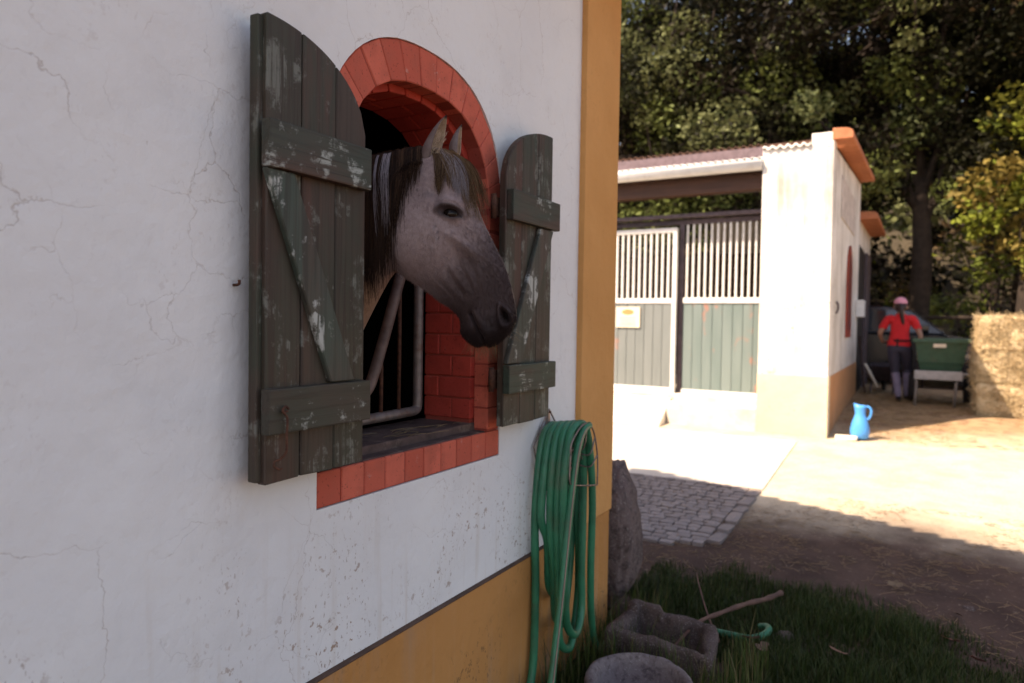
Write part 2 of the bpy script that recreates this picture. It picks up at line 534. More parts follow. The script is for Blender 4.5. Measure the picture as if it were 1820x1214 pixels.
def cobbles():
    rng = np.random.default_rng(5)
    # bed of dark joints, 4 mm over the dirt
    xs, ys = np.linspace(-3.2, .28, 18), np.linspace(4.75, 6.62, 14)
    X, Y = np.meshgrid(xs, ys, indexing='ij')
    Z = ground_z(X, Y)+np.where((Y < 4.98) | (X > .26), -.03, .006)
    nx, ny = X.shape
    i = np.arange(nx-1)[:, None]*ny
    j = np.arange(ny-1)[None, :]
    F = np.stack([i+j, i+ny+j, i+ny+j+1, i+j+1], -1).reshape(-1, 4)
    bed = put('cobbled_path', arr_mesh('cobbled_path', np.stack([X, Y, Z], -1).reshape(-1, 3), F),
              m_flat('joint_sand', (.10, .07, .058), .97, var=.4, sc=20, bump=.5, dirt=(.3, .22, .15)))
    tag(bed, 'grey cobbled path between the stable corner and the far stall', 'path', kind='structure')
    # a few base shapes of stone, shared
    base = []
    for q in range(6):
        bm = bmesh.new()
        bmesh.ops.create_grid(bm, x_segments=3, y_segments=3, size=.5)
        for v in bm.verts:
            e = max(abs(v.co.x), abs(v.co.y))*2
            rr = 1-.10*(abs(v.co.x*2)*abs(v.co.y*2))
            v.co.x *= rr*(.96+.1*rng.random()); v.co.y *= rr*(.96+.1*rng.random())
            v.co.z = .013+.005*rng.random() if e < .9 else .006+.004*rng.random()
        be = [e for e in bm.edges if e.is_boundary]
        r_ = bmesh.ops.extrude_edge_only(bm, edges=be)
        for v in [v for v in r_['geom'] if isinstance(v, bmesh.types.BMVert)]:
            v.co.z = -.02; v.co.x *= 1.02; v.co.y *= 1.02
        base.append(bm_mesh('cobblestone', bm))
    st = []
    row = 0
    y = 4.8
    while y < 6.52:
        d = .070+.016*rng.random()
        x = -2.9+.06*(row % 2)
        while x < .1:
            wd = .072+.045*rng.random()
            if .128-x < wd+.07: wd = .128-x
            if wd < .05: break
            # the near edge of the paving is ragged
            if y > 4.95+.35*fbm((x, 0, 2), 1.7, 3) and x+wd < .135:
                st.append((x+wd/2, y+d/2, wd, d))
            x += wd+.006
        y += d+.006
        row += 1
    # kerb row of longer pale stones along the right edge
    y = 5.05
    while y < 6.4:
        l_ = .18+.1*rng.random()
        st.append((.185, y+l_/2, .10, l_))
        y += l_+.008
    P = np.array([(a, b) for a, b, _, _ in st])
    d = P-np.array([CAM.x, CAM.y])
    ang = (d[:, 0]*c_right.x+d[:, 1]*c_right.y)/(d[:, 0]*fwd.x+d[:, 1]*fwd.y)*1250+910
    order = np.argsort(np.where((ang > 1085) & (ang < 1830), np.hypot(d[:, 0], d[:, 1]), 99+np.hypot(d[:, 0], d[:, 1])))
    VV, FF, off = [], [], 0
    for k, idx in enumerate(order):
        x, y, wd, dp = st[idx]
        if ang[idx] < 900: continue
        me = base[rng.integers(6)]
        Mx = Matrix.Translation((x, y, float(ground_z(x, y))+.008+.007*rng.random())) @ Matrix.Rotation(rng.normal(0, .06)+math.pi*rng.integers(2), 4, 'Z') @ Matrix.Rotation(rng.normal(0, .03), 4, 'X') @ Matrix.Diagonal((wd, dp, 1, 1))
        if k < 298:
            put('cobblestone', me, MAT['cobble'], bed, matrix=Mx)
        else:
            n = len(me.vertices)
            for v in me.vertices: VV.append(Mx @ v.co)
            for f in me.polygons: FF.append([off+i_ for i_ in f.vertices])
            off += n
    xs, ys = np.linspace(-3.2, .24, 18), np.linspace(6.58, 8.64, 14)  # paving past the cobbles, joints and tone washed out to look sunlit
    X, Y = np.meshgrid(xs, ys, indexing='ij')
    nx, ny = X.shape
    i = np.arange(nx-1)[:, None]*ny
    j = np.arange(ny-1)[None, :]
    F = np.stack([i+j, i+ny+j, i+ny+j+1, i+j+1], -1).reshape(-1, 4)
    o = put('sun_pale_paving', arr_mesh('sun_pale_paving', np.stack([X, Y, ground_z(X, Y)+.009], -1).reshape(-1, 3), F), m_flat('sun_pale_slab', (.56, .51, .45), .92, var=.15, sc=4, bump=.3, dirt=(.44, .36, .27), dirtamt=.4))
    tag(o, 'path kept smooth and pale to look sunlit in front of the far stall', 'path', kind='structure')
    me = bpy.data.meshes.new('distant_cobbles')
    me.from_pydata(VV, [], FF)
    tag(put('distant_cobbles', me, MAT['cobble'], bed), kind='stuff')


cobbles()

# ------------------------------------------------------------------ the near stable
stable = thing('stable_building', (0, 1.9, 0), 'white plastered stable with ochre corner and red arched window in the foreground', 'building')
YE = 3.452                     # the corner of the long wall
ZS = 1.96                      # springing of the arch
OC, OA, OB, ON = 1.865, .482, .535, 2.45      # outer line of the brick surround
IC, IA, IB, IN_ = 1.872, .388, .412, 2.5      # inner line


def arc(c, a, b, n, t):
    """t from 0 (right springing) to pi (left springing)"""
    cs, sn = math.cos(t), math.sin(t)
    return (c+a*math.copysign(abs(cs)**(2/n), cs), ZS+b*abs(sn)**(2/n))


def arc_even(c, a, b, n, m):
    """m+1 points of equal spacing along the arch, right to left"""
    T = np.linspace(0, math.pi, 2000)
    P = np.array([arc(c, a, b, n, t) for t in T])
    s_ = np.concatenate([[0], np.cumsum(np.hypot(*np.diff(P, axis=0).T))])
    q = np.linspace(0, s_[-1], m+1)
    return np.stack([np.interp(q, s_, P[:, 0]), np.interp(q, s_, P[:, 1])], -1)


def wall_front():
    bm = bmesh.new()
    top, bot, T = 3.545, -.3, -.30
    yl, yr = OC-OA, OC+OA
    up = arc_even(OC, OA, OB, ON, 40)
    def quad(pts): bm.faces.new([bm.verts.new(p) for p in pts])
    for X in (0.0, T):
        quad([(X, -4, bot), (X, yl, bot), (X, yl, top), (X, -4, top)])
        quad([(X, yr, bot), (X, YE, bot), (X, YE, top), (X, yr, top)])
        quad([(X, yl, bot), (X, yr, bot), (X, yr, 1.097), (X, yl, 1.097)])
        for a, b in zip(up[:-1], up[1:]):
            quad([(X, a[0], a[1]), (X, b[0], b[1]), (X, b[0], top), (X, a[0], top)])
    # edge of the cut-out
    ring = [(yr, 1.097)]+[tuple(p) for p in up]+[(yl, 1.097)]
    for a, b in zip(ring, ring[1:]+ring[:1]):
        quad([(0, *a), (0, *b), (T, *b), (T, *a)])
    bmesh.ops.remove_doubles(bm, verts=bm.verts, dist=1e-4)
    put('front_wall', bm_mesh('front_wall', bm), MAT['plaster'], stable)
    # gable end and far walls
    def gable(y): return [(y, -.3), (y, 3.45)]
    pts = [(-7.4, -.3), (-.302, -.3), (-.302, 3.665), (-3.72, 5.02), (-7.4, 3.56)]
    put('end_wall', prism_me('end_wall', pts, lambda a, b, k: (a, YE-.001-.28*k, b)), MAT['plaster'], stable)
    put('end_wall', prism_me('end_wall', pts, lambda a, b, k: (a, -4+.28*k, b)), MAT['plaster'], stable)
    put('back_wall', box_me('back_wall', -7.4, -7.1, -3.7, YE-.285, -.3, 3.60), MAT['plaster'], stable)
    put('dark_lining', box_me('dark_lining', -2.6, -2.5, -3.7, YE-.285, -.3, 4.4), MAT['inside'], stable)
    put('dark_lining', box_me('dark_lining', -2.49, -.304, YE-.38, YE-.30, .031, 3.55), MAT['inside'], stable)  # lining added so the white end wall does not brighten the stall
    put('dark_lining', box_me('dark_lining', -2.49, -.304, -.6, -.5, .031, 3.55), MAT['inside'], stable)
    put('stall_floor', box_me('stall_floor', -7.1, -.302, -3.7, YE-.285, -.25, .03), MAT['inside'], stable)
    # painted ochre: corner strip and dado, a plaster coat proud of the wall
    put('corner_strip', box_me('corner_strip', -.35, .030, 3.05, YE+.012, .64, 3.46, .004, 2), MAT['ochre'], stable)
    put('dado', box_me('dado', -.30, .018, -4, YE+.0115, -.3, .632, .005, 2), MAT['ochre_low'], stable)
    put('dado_ledge', box_me('dado_ledge', -.02, .0205, -4, 3.0495, .6325, .6375, .001), MAT['ledge'], stable)


wall_front()


def roof_near():
    s_, zr, xr = .40, 5.0, -3.72
    bm = bmesh.new()
    for x0, x1 in ((.27, xr), (-7.75, xr)):
        z0 = 3.42 if x0 > 0 else 3.40
        add_prism(bm, [(x0, z0), (xr, zr), (xr, zr+.06), (x0, z0+.06)], lambda a, b, k: (a, -4.35+k*(YE+4.35-.0), b))
    roof = put('roof', bm_mesh('roof', bm), MAT['tile'], stable)
    # unseen verge tiles, shaped as raised wedges to step the shadow edge in the yard
    n, L = 19, math.hypot(xr-.27, zr-3.42)
    me = prism_me('wedge_tile', [(0, -.02), (0, .15), (.015, .165), (.235, .012), (.235, -.02)], lambda a, b, k: (a, -.14+.24*k, b), .012)
    dr = Vector((xr-.27, 0, zr-3.42)).normalized()
    up_ = Vector((-dr.z, 0, dr.x)) * -1 if dr.x > 0 else Vector((dr.z, 0, -dr.x))
    side = up_.cross(dr)
    for k in range(n):
        p = Vector((.29, YE+.012, 3.475))+dr*(L*k/n)
        Mx = Matrix(((dr.x, side.x, up_.x, p.x), (dr.y, side.y, up_.y, p.y), (dr.z, side.z, up_.z, p.z), (0, 0, 0, 1)))
        put('wedge_tile', me, MAT['tile'], roof, smooth=False, matrix=Mx)


roof_near()


def brick_quad(name, p, x0, x1, mat, bev=.003):
    """brick with a four sided outline in the plane of the wall (y,z), from depth x0 to x1"""
    c = (sum(q[0] for q in p)/4, sum(q[1] for q in p)/4)
    me = prism_me(name, [(a-c[0], b-c[1]) for a, b in p], lambda a, b, k: (-(x1-x0)/2+(x1-x0)*k, a, b), bev)
    return put(name, me, mat, stable, matrix=Matrix.Translation(((x0+x1)/2, *c)))


def shrink(p, d):
    cy, cz = sum(q[0] for q in p)/4, sum(q[1] for q in p)/4
    out = []
    for a, b in p:
        v = Vector((a-cy, b-cz))
        out.append((cy+v.x-math.copysign(min(d, abs(v.x)*.3), v.x), cz+v.y-math.copysign(min(d, abs(v.y)*.3), v.y)))
    return out


def surround():
    rng = random.Random(3)
    n = 17
    O, I = arc_even(OC, OA, OB, ON, n), arc_even(IC, IA, IB, IN_, n)
    RB = -.066                                    # back of the shutter rebate
    for k in range(n):
        p = [tuple(O[k]), tuple(O[k+1]), tuple(I[k+1]), tuple(I[k])]
        p = [(a+(sum(q[0] for q in p)/4-a)*.022+rng.uniform(-.0012, .0012), b+(sum(q[1] for q in p)/4-b)*.022+rng.uniform(-.0012, .0012)) for a, b in p]
        brick_quad('brick', p, RB, -.004+rng.uniform(-.0015, .0015), MAT['brick'])
    # jambs
    z = 1.205
    while z < ZS-.03:
        h = min(.083, ZS-z)
        for a, b in ((OC-OA, IC-IA), (IC+IA, OC+OA)):
            brick_quad('brick', shrink([(a, z), (b, z), (b, z+h), (a, z+h)], .002), RB, -.004+rng.uniform(-.0015, .0015), MAT['brick'])
        z += h
    # sill: bricks on edge
    ns = 10
    for k in range(ns):
        a, b = OC-OA+2*OA*k/ns, OC-OA+2*OA*(k+1)/ns
        brick_quad('sill_brick', shrink([(a, 1.098), (b, 1.098), (b, 1.199), (a, 1.199)], .0018), RB, -.002+rng.uniform(-.0015, .002), MAT['brick'])
    # mortar behind the joints
    bm = bmesh.new()
    for k in range(n):
        add_prism(bm, [tuple(O[k]), tuple(O[k+1]), tuple(I[k+1]*.99+O[k+1]*.01), tuple(I[k]*.99+O[k]*.01)], lambda a, b, q: (RB+.002+(-.009-RB)*q, a, b))
    for a, b in ((OC-OA+.001, IC-IA-.003), (IC+IA+.003, OC+OA-.001)):
        add_box(bm, RB+.001, -.007, a, b, 1.2, ZS)
    add_box(bm, RB+.001, -.006, OC-OA+.002, OC+OA-.002, 1.099, 1.1965)
    put('mortar', bm_mesh('mortar', bm), MAT['mortar'], stable)
    # the inner jambs and soffit, 2 cm further in
    dI = .022
    x1, xm, x2 = RB-.001, -.175, -.285
    z, row = 1.24, 0
    yr, yl = IC+IA-dI, IC-IA+dI
    while z < ZS+.02:
        h = .0815
        xm_ = (-.155, -.215)[row % 2]
        for a, b in ((x1, xm_+.003), (xm_-.003, x2)):
            dz = rng.uniform(-.0015, .0015)
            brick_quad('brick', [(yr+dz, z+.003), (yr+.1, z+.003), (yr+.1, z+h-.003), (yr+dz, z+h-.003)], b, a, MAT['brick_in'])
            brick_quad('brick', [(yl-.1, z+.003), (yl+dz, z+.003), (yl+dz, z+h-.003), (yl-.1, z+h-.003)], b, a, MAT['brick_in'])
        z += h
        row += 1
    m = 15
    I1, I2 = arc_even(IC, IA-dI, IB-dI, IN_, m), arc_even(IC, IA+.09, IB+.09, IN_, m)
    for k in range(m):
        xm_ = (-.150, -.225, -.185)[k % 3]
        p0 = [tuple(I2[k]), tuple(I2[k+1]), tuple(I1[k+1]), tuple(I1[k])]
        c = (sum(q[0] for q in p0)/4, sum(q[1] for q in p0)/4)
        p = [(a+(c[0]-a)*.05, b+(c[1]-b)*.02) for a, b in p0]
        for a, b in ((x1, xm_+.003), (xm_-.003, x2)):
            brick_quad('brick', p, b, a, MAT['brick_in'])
    bm = bmesh.new()
    for k in range(m):
        J1, J2 = I1[k]*.93+I2[k]*.07, I1[k+1]*.93+I2[k+1]*.07
        add_prism(bm, [tuple(I2[k]), tuple(I2[k+1]), tuple(J2), tuple(J1)], lambda a, b, q: (x2+.004+(x1-x2-.01)*q, a, b))
    add_box(bm, x2+.004, x1-.006, yr+.006, yr+.11, 1.2, ZS)
    add_box(bm, x2+.004, x1-.006, yl-.11, yl-.006, 1.2, ZS)
    put('mortar', bm_mesh('mortar', bm), MAT['mortar'], stable)
    # stepped cement sill inside
    put('sill', box_me('sill', -.31, RB+.004, yl-.05, yr+.05, 1.10, 1.228, .006, 2), MAT['ledge_wood'], stable)
    put('sill_rebate', box_me('sill_rebate', RB+.0045, -.012, IC-IA+.001, IC+IA-.001, 1.15, 1.2015, .003), MAT['ledge_wood'], stable)


surround()


def grille():
    X = -.25
    gr = put('window_grille', tube_me('window_grille', smooth_path([(X, 2.150, 1.97), (X, 2.150, 1.5), (X, 2.150, 1.33), (X, 2.148, 1.285), (X, 2.13, 1.274), (X, 2.09, 1.272), (X, 1.9, 1.270), (X, 1.70, 1.270), (X, 1.60, 1.272), (X, 1.585, 1.30), (X, 1.583, 1.5), (X, 1.583, 1.97)], 8), .0185, 12), MAT['galv'], stable, True)
    put('yoke_pipe', tube_me('yoke_pipe', smooth_path([(X-.004, 2.135, 1.97), (X-.004, 2.095, 1.88), (X-.004, 2.04, 1.765), (X-.004, 1.955, 1.55), (X-.004, 1.90, 1.42), (X-.004, 1.868, 1.372), (X-.004, 1.82, 1.36), (X-.004, 1.775, 1.39), (X-.004, 1.73, 1.5), (X-.004, 1.64, 1.76), (X-.004, 1.60, 1.97)], 8), .0205, 12), MAT['yoke'], gr, True)
    for y, zt in ((1.937, 1.52), (2.037, 1.76), (1.83, 1.37), (1.73, 1.5), (1.65, 1.74)):
        put('bar', tube_me('bar', np.array([(X, y, 1.272), (X, y+.001, (1.272+zt)/2), (X, y, zt)]), .0072, 8), MAT['rust'], gr, True)


grille()


# ------------------------------------------------------------------ shutters
def z_arch(u, zh, zt, w_):
    """top of a leaf: u = 0 at the hinge, w_ at the free edge"""
    t = max(0.0, min(1.0, u/w_))
    return zh+(zt-zh)*(1-(1-t)**2.1)**(1/2.0)


def shutter(hinge, sgn, wd, cuts, zb, zh, zt, rails, brace, nm_label):
    """leaf folded flat against the wall: sgn -1 swings to the left, +1 to the right"""
    x0, x1 = .054, .084
    root = None
    rr = random.Random(11+int(sgn))
    def Y(u): return hinge+sgn*u
    for q in range(len(cuts)-1):
        a, b = cuts[q]+.0012, cuts[q+1]-.0012
        us = np.linspace(a, b, 7)
        pts = [(Y(a), zb+rr.uniform(-.003, .003)), (Y(b), zb+rr.uniform(-.003, .003))]+[(Y(u), z_arch(u, zh, zt, wd)) for u in us[::-1]]
        dx = rr.uniform(-.0015, .0015)
        me = prism_me('plank', pts, lambda s_, t, k: (x0+dx+(x1-x0)*k, s_, t), .0035)
        if root is None:
            root = thing_part = bpy.data.objects.new('shutter', None)
            COL.objects.link(root)
            root.parent = stable
            root.matrix_parent_inverse = Matrix.Translation(stable.location).inverted()
            root['label'] = nm_label
        o = put('plank', me, MAT['shutter_v'])
        o.parent = root
    def sub(name, me, mat, smooth=False):
        o = put(name, me, mat, smooth=smooth)
        o.parent = root
        return o
    for (a, b, z0, z1) in rails:
        ya, yb = sorted((Y(a), Y(b)))
        sub('rail', box_me('rail', x1+.0005, x1+.030, ya, yb, z0, z1, .004, 2), MAT['shutter_h'])
    (ua, za), (ub, zb_), bw = brace
    pa, pb = Vector((Y(ua), za)), Vector((Y(ub), zb_))
    d = (pb-pa).normalized()
    nrm = Vector((-d.y, d.x))*bw/2
    pts = []
    # ends cut level against the rails
    def lvl(p, z): return (p.x+(z-p.y)*d.x/d.y, z)
    pts = [lvl(pa+nrm, za), lvl(pa-nrm, za), lvl(pb-nrm, zb_), lvl(pb+nrm, zb_)]
    sub('brace', prism_me('brace', [tuple(p) for p in pts], lambda s_, t, k: (x1+.0004+.019*k, s_, t), .003), MAT['shutter_d'])
    # cover strip along the free edge, set back
    ya, yb = sorted((Y(wd-.004), Y(wd+.014)))
    sub('edge_strip', box_me('edge_strip', x0-.012, x1-.014, ya, yb, zb+.004, zt-.006, .004, 2), MAT['shutter_v'])
    for z in (rails[0][2]+.05, rails[1][2]+.05):
        h = lathe_me('hinge', [(0, -.045), (.010, -.045), (.010, -.016), (.0115, -.015), (.0115, .014), (.010, .015), (.010, .045), (0, .045)], 12, (.040, hinge-sgn*.012, z))
        sub('hinge', h, MAT['rust'], True)
        ya, yb = sorted((hinge-sgn*.012, hinge+sgn*.03))
        sub('hinge_plate', box_me('hinge_plate', .034, .046, ya, yb, z-.035, z+.035, .001), MAT['rust'])
    return root, sub


# left leaf: hinged at the left jamb, free edge at y = 1.13
_, subL = shutter(1.474, -1, .340, [0, .115, .230, .340], 1.226, 2.10, 2.325,
                  [(.010, .355, 1.966, 2.076), (.006, .352, 1.346, 1.453)], ((.312, 1.964), (.100, 1.456), .080),
                  'dark green plank shutter with white scuffs, left of the horse')
_, subR = shutter(2.228, 1, .375, [0, .125, .25, .375], 1.228, 2.14, 2.375,
                  [(.006, .392, 1.992, 2.104), (-.006, .375, 1.352, 1.458)], ((.05, 1.462), (.30, 1.988), .10),
                  'dark green plank shutter with pale worn edges, right of the horse')
hk = smooth_path([(.122, 1.171, 1.405), (.124, 1.160, 1.412), (.124, 1.152, 1.402), (.124, 1.160, 1.393), (.124, 1.166, 1.38), (.123, 1.165, 1.34), (.121, 1.166, 1.305), (.106, 1.160, 1.285), (.102, 1.150, 1.283), (.102, 1.146, 1.272), (.104, 1.158, 1.262), (.104, 1.168, 1.262)], 5)
subL('hook', tube_me('hook', hk, .0032, 6), MAT['rust'], True)
subL('hook_eye', lathe_me('hook_eye', [(0, 0), (.008, 0), (.008, .004), (0, .004)], 10, (.119, 1.163, 1.398)), MAT['rust'], True)
put('wall_hook', tube_me('wall_hook', smooth_path([(.0, 1.112, 1.695), (.018, 1.110, 1.695), (.026, 1.108, 1.699), (.028, 1.106, 1.706)], 5), .0035, 6), MAT['rust'], stable, True)


def straw_on_sill():
    rng = np.random.default_rng(8)
    P, C = [], []
    for k in range(20):
        c0 = np.array([-.12+rng.normal(0, .04), 1.93+rng.normal(0, .10), 1.2305+.004*rng.random()])
        a = rng.normal(1.3, .5)
        L = rng.uniform(.03, .12)
        d = np.array([math.cos(a)*.35, math.sin(a), 0])
        t = np.linspace(-.5, .5, 6)[:, None]
        p = c0+d*L*t
        p[:, 2] += .004*np.abs(rng.normal())*np.sin(np.linspace(0, 3, 6))
        p[:, 0] += .006*rng.normal()*np.linspace(-1, 1, 6)**2
        P.append(p)
        C.append(np.array([.36, .25, .13])*rng.uniform(.4, 1.1))
    o = put('straw_wisp', strands_me('straw_wisp', P, .0009, .0007, C, 4), MAT['straw'])
    tag(o, 'loose wisp of straw lying on the window sill below the horse', 'straw')


straw_on_sill()

# ------------------------------------------------------------------ the horse
# Modelled on image pixels in a frame set by the camera: u runs along the face to the right, v downwards, w out of the near cheek;
# one unit is a pixel at the head's depth, 1.68 mm, so the head is about 0.6 m long.
HS = .00168
HYAW = R(7.0)
H_O = CAM+(fwd+c_right*((800-910)/1250)-c_up*((450-607)/1250))*2.1
_q = Matrix.Rotation(-HYAW, 3, c_up)
H_X, H_Y, H_Z = _q @ c_right, _q @ (-fwd), c_up      # u, w, -v


def hw(P):
    """horse frame (u,v,w) -> world"""
    P = np.asarray(P, float)
    u, v, w_ = (P[..., 0]-800)*HS, -(P[..., 1]-450)*HS, P[..., 2]*HS
    X = np.stack([np.full_like(u, c) for c in H_O], -1)
    return X+u[..., None]*np.array(H_X)+v[..., None]*np.array(H_Z)+w_[..., None]*np.array(H_Y)


def seen(P):
    """where a point of the horse frame lands in image pixels, projected through the camera"""
    X = hw(P)-np.array(CAM)
    z = X@np.array(fwd)
    return 910+1250*(X@np.array(c_right))/z, 607-1250*(X@np.array(c_up))/z


def from_pixels(P):
    """image pixel (x,y) at side depth w -> horse frame"""
    P = np.array(P, float)
    Q = P.copy()
    for _ in range(4):
        a, b = seen(Q)
        Q[..., 0] += P[..., 0]-a
        Q[..., 1] += P[..., 1]-b
    return Q


#        dorsal u,v    ventral u,v   half width, centre w, width bias to the top
RINGS = [
    (330, 360, 380, 860, 150, -230, 0.0),
    (430, 345, 470, 760, 120, -150, 0.0),
    (520, 322, 555, 672, 92, -82, -.05),
    (590, 296, 612, 604, 76, -36, -.08),
    (640, 282, 652, 545, 66, -12, -.10),
    (680, 273, 682, 498, 59, -3, -.10),
    (716, 267, 701, 480, 56, 0, -.05),
    (750, 262, 709, 485, 57, 0, .02),
    (780, 264, 722, 495, 60, 0, .10),
    (806, 276, 738, 505, 63, 0, .16),
    (824, 300, 752, 513, 64, 0, .20),
    (837, 332, 764, 521, 63, 0, .22),
    (847, 362, 775, 530, 58, 0, .22),
    (857, 389, 785, 538, 51, 0, .16),
    (869, 414, 797, 544, 44, 0, .08),
    (882, 440, 807, 552, 39, 0, 0.0),
    (895, 466, 815, 560, 36, 0, -.04),
    (904, 490, 820, 568, 35, 0, -.06),
    (911, 514, 821, 579, 36, 0, -.04),
    (916, 538, 821, 591, 38, 0, 0.0),
    (919, 558, 828, 601, 38, 0, .04),
    (917, 574, 838, 609, 35, 0, .04),
    (908, 589, 848, 614, 29, 0, 0.0),
    (896, 600, 859, 611, 21, 0, 0.0),
    (885, 608, 868, 612, 12, 0, 0.0),
    (878, 610, 870, 613, 3, 0, 0.0),
]


def gauss(u, v, cu, cv, su, sv, ang=0.0):
    a = R(ang)
    du, dv = u-cu, v-cv
    x, y = du*math.cos(a)+dv*math.sin(a), -du*math.sin(a)+dv*math.cos(a)
    return np.exp(-(x/su)**2-(y/sv)**2)


def line_g(u, v, pts, wd, taper=True):
    """smooth ridge or groove along a polyline"""
    best = np.full(u.shape, 1e9)
    tt = np.zeros(u.shape)
    n = len(pts)-1
    for i in range(n):
        (a, b), (c, d) = pts[i], pts[i+1]
        L2 = (c-a)**2+(d-b)**2
        t = np.clip(((u-a)*(c-a)+(v-b)*(d-b))/L2, 0, 1)
        ds = np.hypot(u-a-t*(c-a), v-b-t*(d-b))
        m = ds < best
        best = np.where(m, ds, best)
        tt = np.where(m, (i+t)/n, tt)
    f = np.exp(-(best/wd)**2)
    if taper: f = f*np.clip(np.minimum(tt, 1-tt)*5+.15, 0, 1)
    return f


EYE = (800.0, 378.0)


def almond(u, v):
    a = R(12)
    du, dv = u-EYE[0], v-EYE[1]
    x, y = du*math.cos(a)+dv*math.sin(a), -du*math.sin(a)+dv*math.cos(a)
    y = y*np.where(y > 0, 1.25, .95)
    return np.sqrt((x/18.0)**2+(y/9.0)**2)


def sstep(a, b, x):
    t = np.clip((x-a)/(b-a), 0, 1)
    return t*t*(3-2*t)


def sculpt(u, v):
    d = np.zeros(u.shape)
    d += 9*gauss(u, v, 738, 418, 46, 60, 30)                       # round of the jaw muscle
    d += 4*gauss(u, v, 725, 455, 26, 24)
    d -= 13*line_g(u, v, [(682, 372), (679, 410), (684, 442), (696, 468), (706, 482)], 9)   # groove behind the jaw
    d += 5*line_g(u, v, [(692, 380), (690, 410), (696, 438), (706, 460), (722, 482)], 9)
    d += 7*gauss(u, v, 806, 366, 26, 19, 15)                       # socket
    d += 5*line_g(u, v, [(780, 362), (797, 355), (815, 358), (828, 370)], 6)                # brow
    d -= 7*gauss(u, v, 776, 338, 15, 12, -30)                      # hollow above the eye
    d -= 3*line_g(u, v, [(770, 372), (783, 384), (800, 398), (822, 404)], 6)
    d += 4.5*line_g(u, v, [(790, 414), (812, 424), (832, 440), (846, 456)], 7)              # facial crest
    d -= 5*gauss(u, v, 822, 462, 30, 15, 35)
    d -= 4*gauss(u, v, 858, 432, 16, 24, -30)                      # side of the nose bone
    d += 2.5*line_g(u, v, [(842, 400), (862, 440), (884, 490)], 7)
    for pts, k in (([(792, 476), (806, 498), (824, 524)], 3.2), ([(775, 492), (794, 514), (818, 545)], 3.0), ([(812, 462), (826, 488), (842, 522)], 2.6), ([(838, 470), (846, 500), (852, 530)], 2.0), ([(760, 497), (784, 520), (808, 548)], 2.4)):
        d -= .7*k*line_g(u, v, pts, 4.6)
        d += .5*k*line_g(u, v, [(a+8, b-3) for a, b in pts], 5)
    d += 1.8*line_g(u, v, [(770, 400), (776, 430), (770, 460)], 4)
    d += 1.4*line_g(u, v, [(822, 412), (838, 430), (846, 448), (866, 462)], 2.6)
    # nostril: a comma, deep at the front, with a raised rim
    a = R(-24)
    du, dv = u-897, v-561
    x, y = du*math.cos(a)+dv*math.sin(a), -du*math.sin(a)+dv*math.cos(a)
    e = np.sqrt((x/(8.5+.18*y))**2+(y/16.0)**2)
    d += 7*np.exp(-((e-1.30)/.34)**2)*sstep(925, 908, u)
    d -= 20*(1-sstep(.25, 1.08, e))
    d += 4*gauss(u, v, 907, 563, 3.5, 9, -24)
    # mouth
    d -= 12.0*line_g(u, v, [(836, 557), (843, 572), (850, 588), (858, 602), (866, 617)], 2.6, False)
    d += 3*line_g(u, v, [(846, 556), (855, 574), (864, 592), (872, 606)], 6, False)
    d += 6*gauss(u, v, 834, 588, 9, 15, 20)
    d -= 2.5*gauss(u, v, 838, 553, 7, 7)
    d += 5*gauss(u, v, 878, 592, 13, 10)
    for k in range(6):
        d -= .8*line_g(u, v, [(846+k*6, 548-k*3), (850+k*6, 566-k*3)], 1.8)
    # eyelids
    e = almond(u, v)
    d += 4.5*np.exp(-((e-1.42)/.22)**2)*np.where(v < EYE[1], 1.25, .8)
    d += 1.6*np.exp(-((e-2.1)/.18)**2)*(v < EYE[1])
    d -= 9*(1-sstep(.5, 1.1, e))
    d -= 3*gauss(u, v, 822, 386, 6, 3.5, 35)
    return d


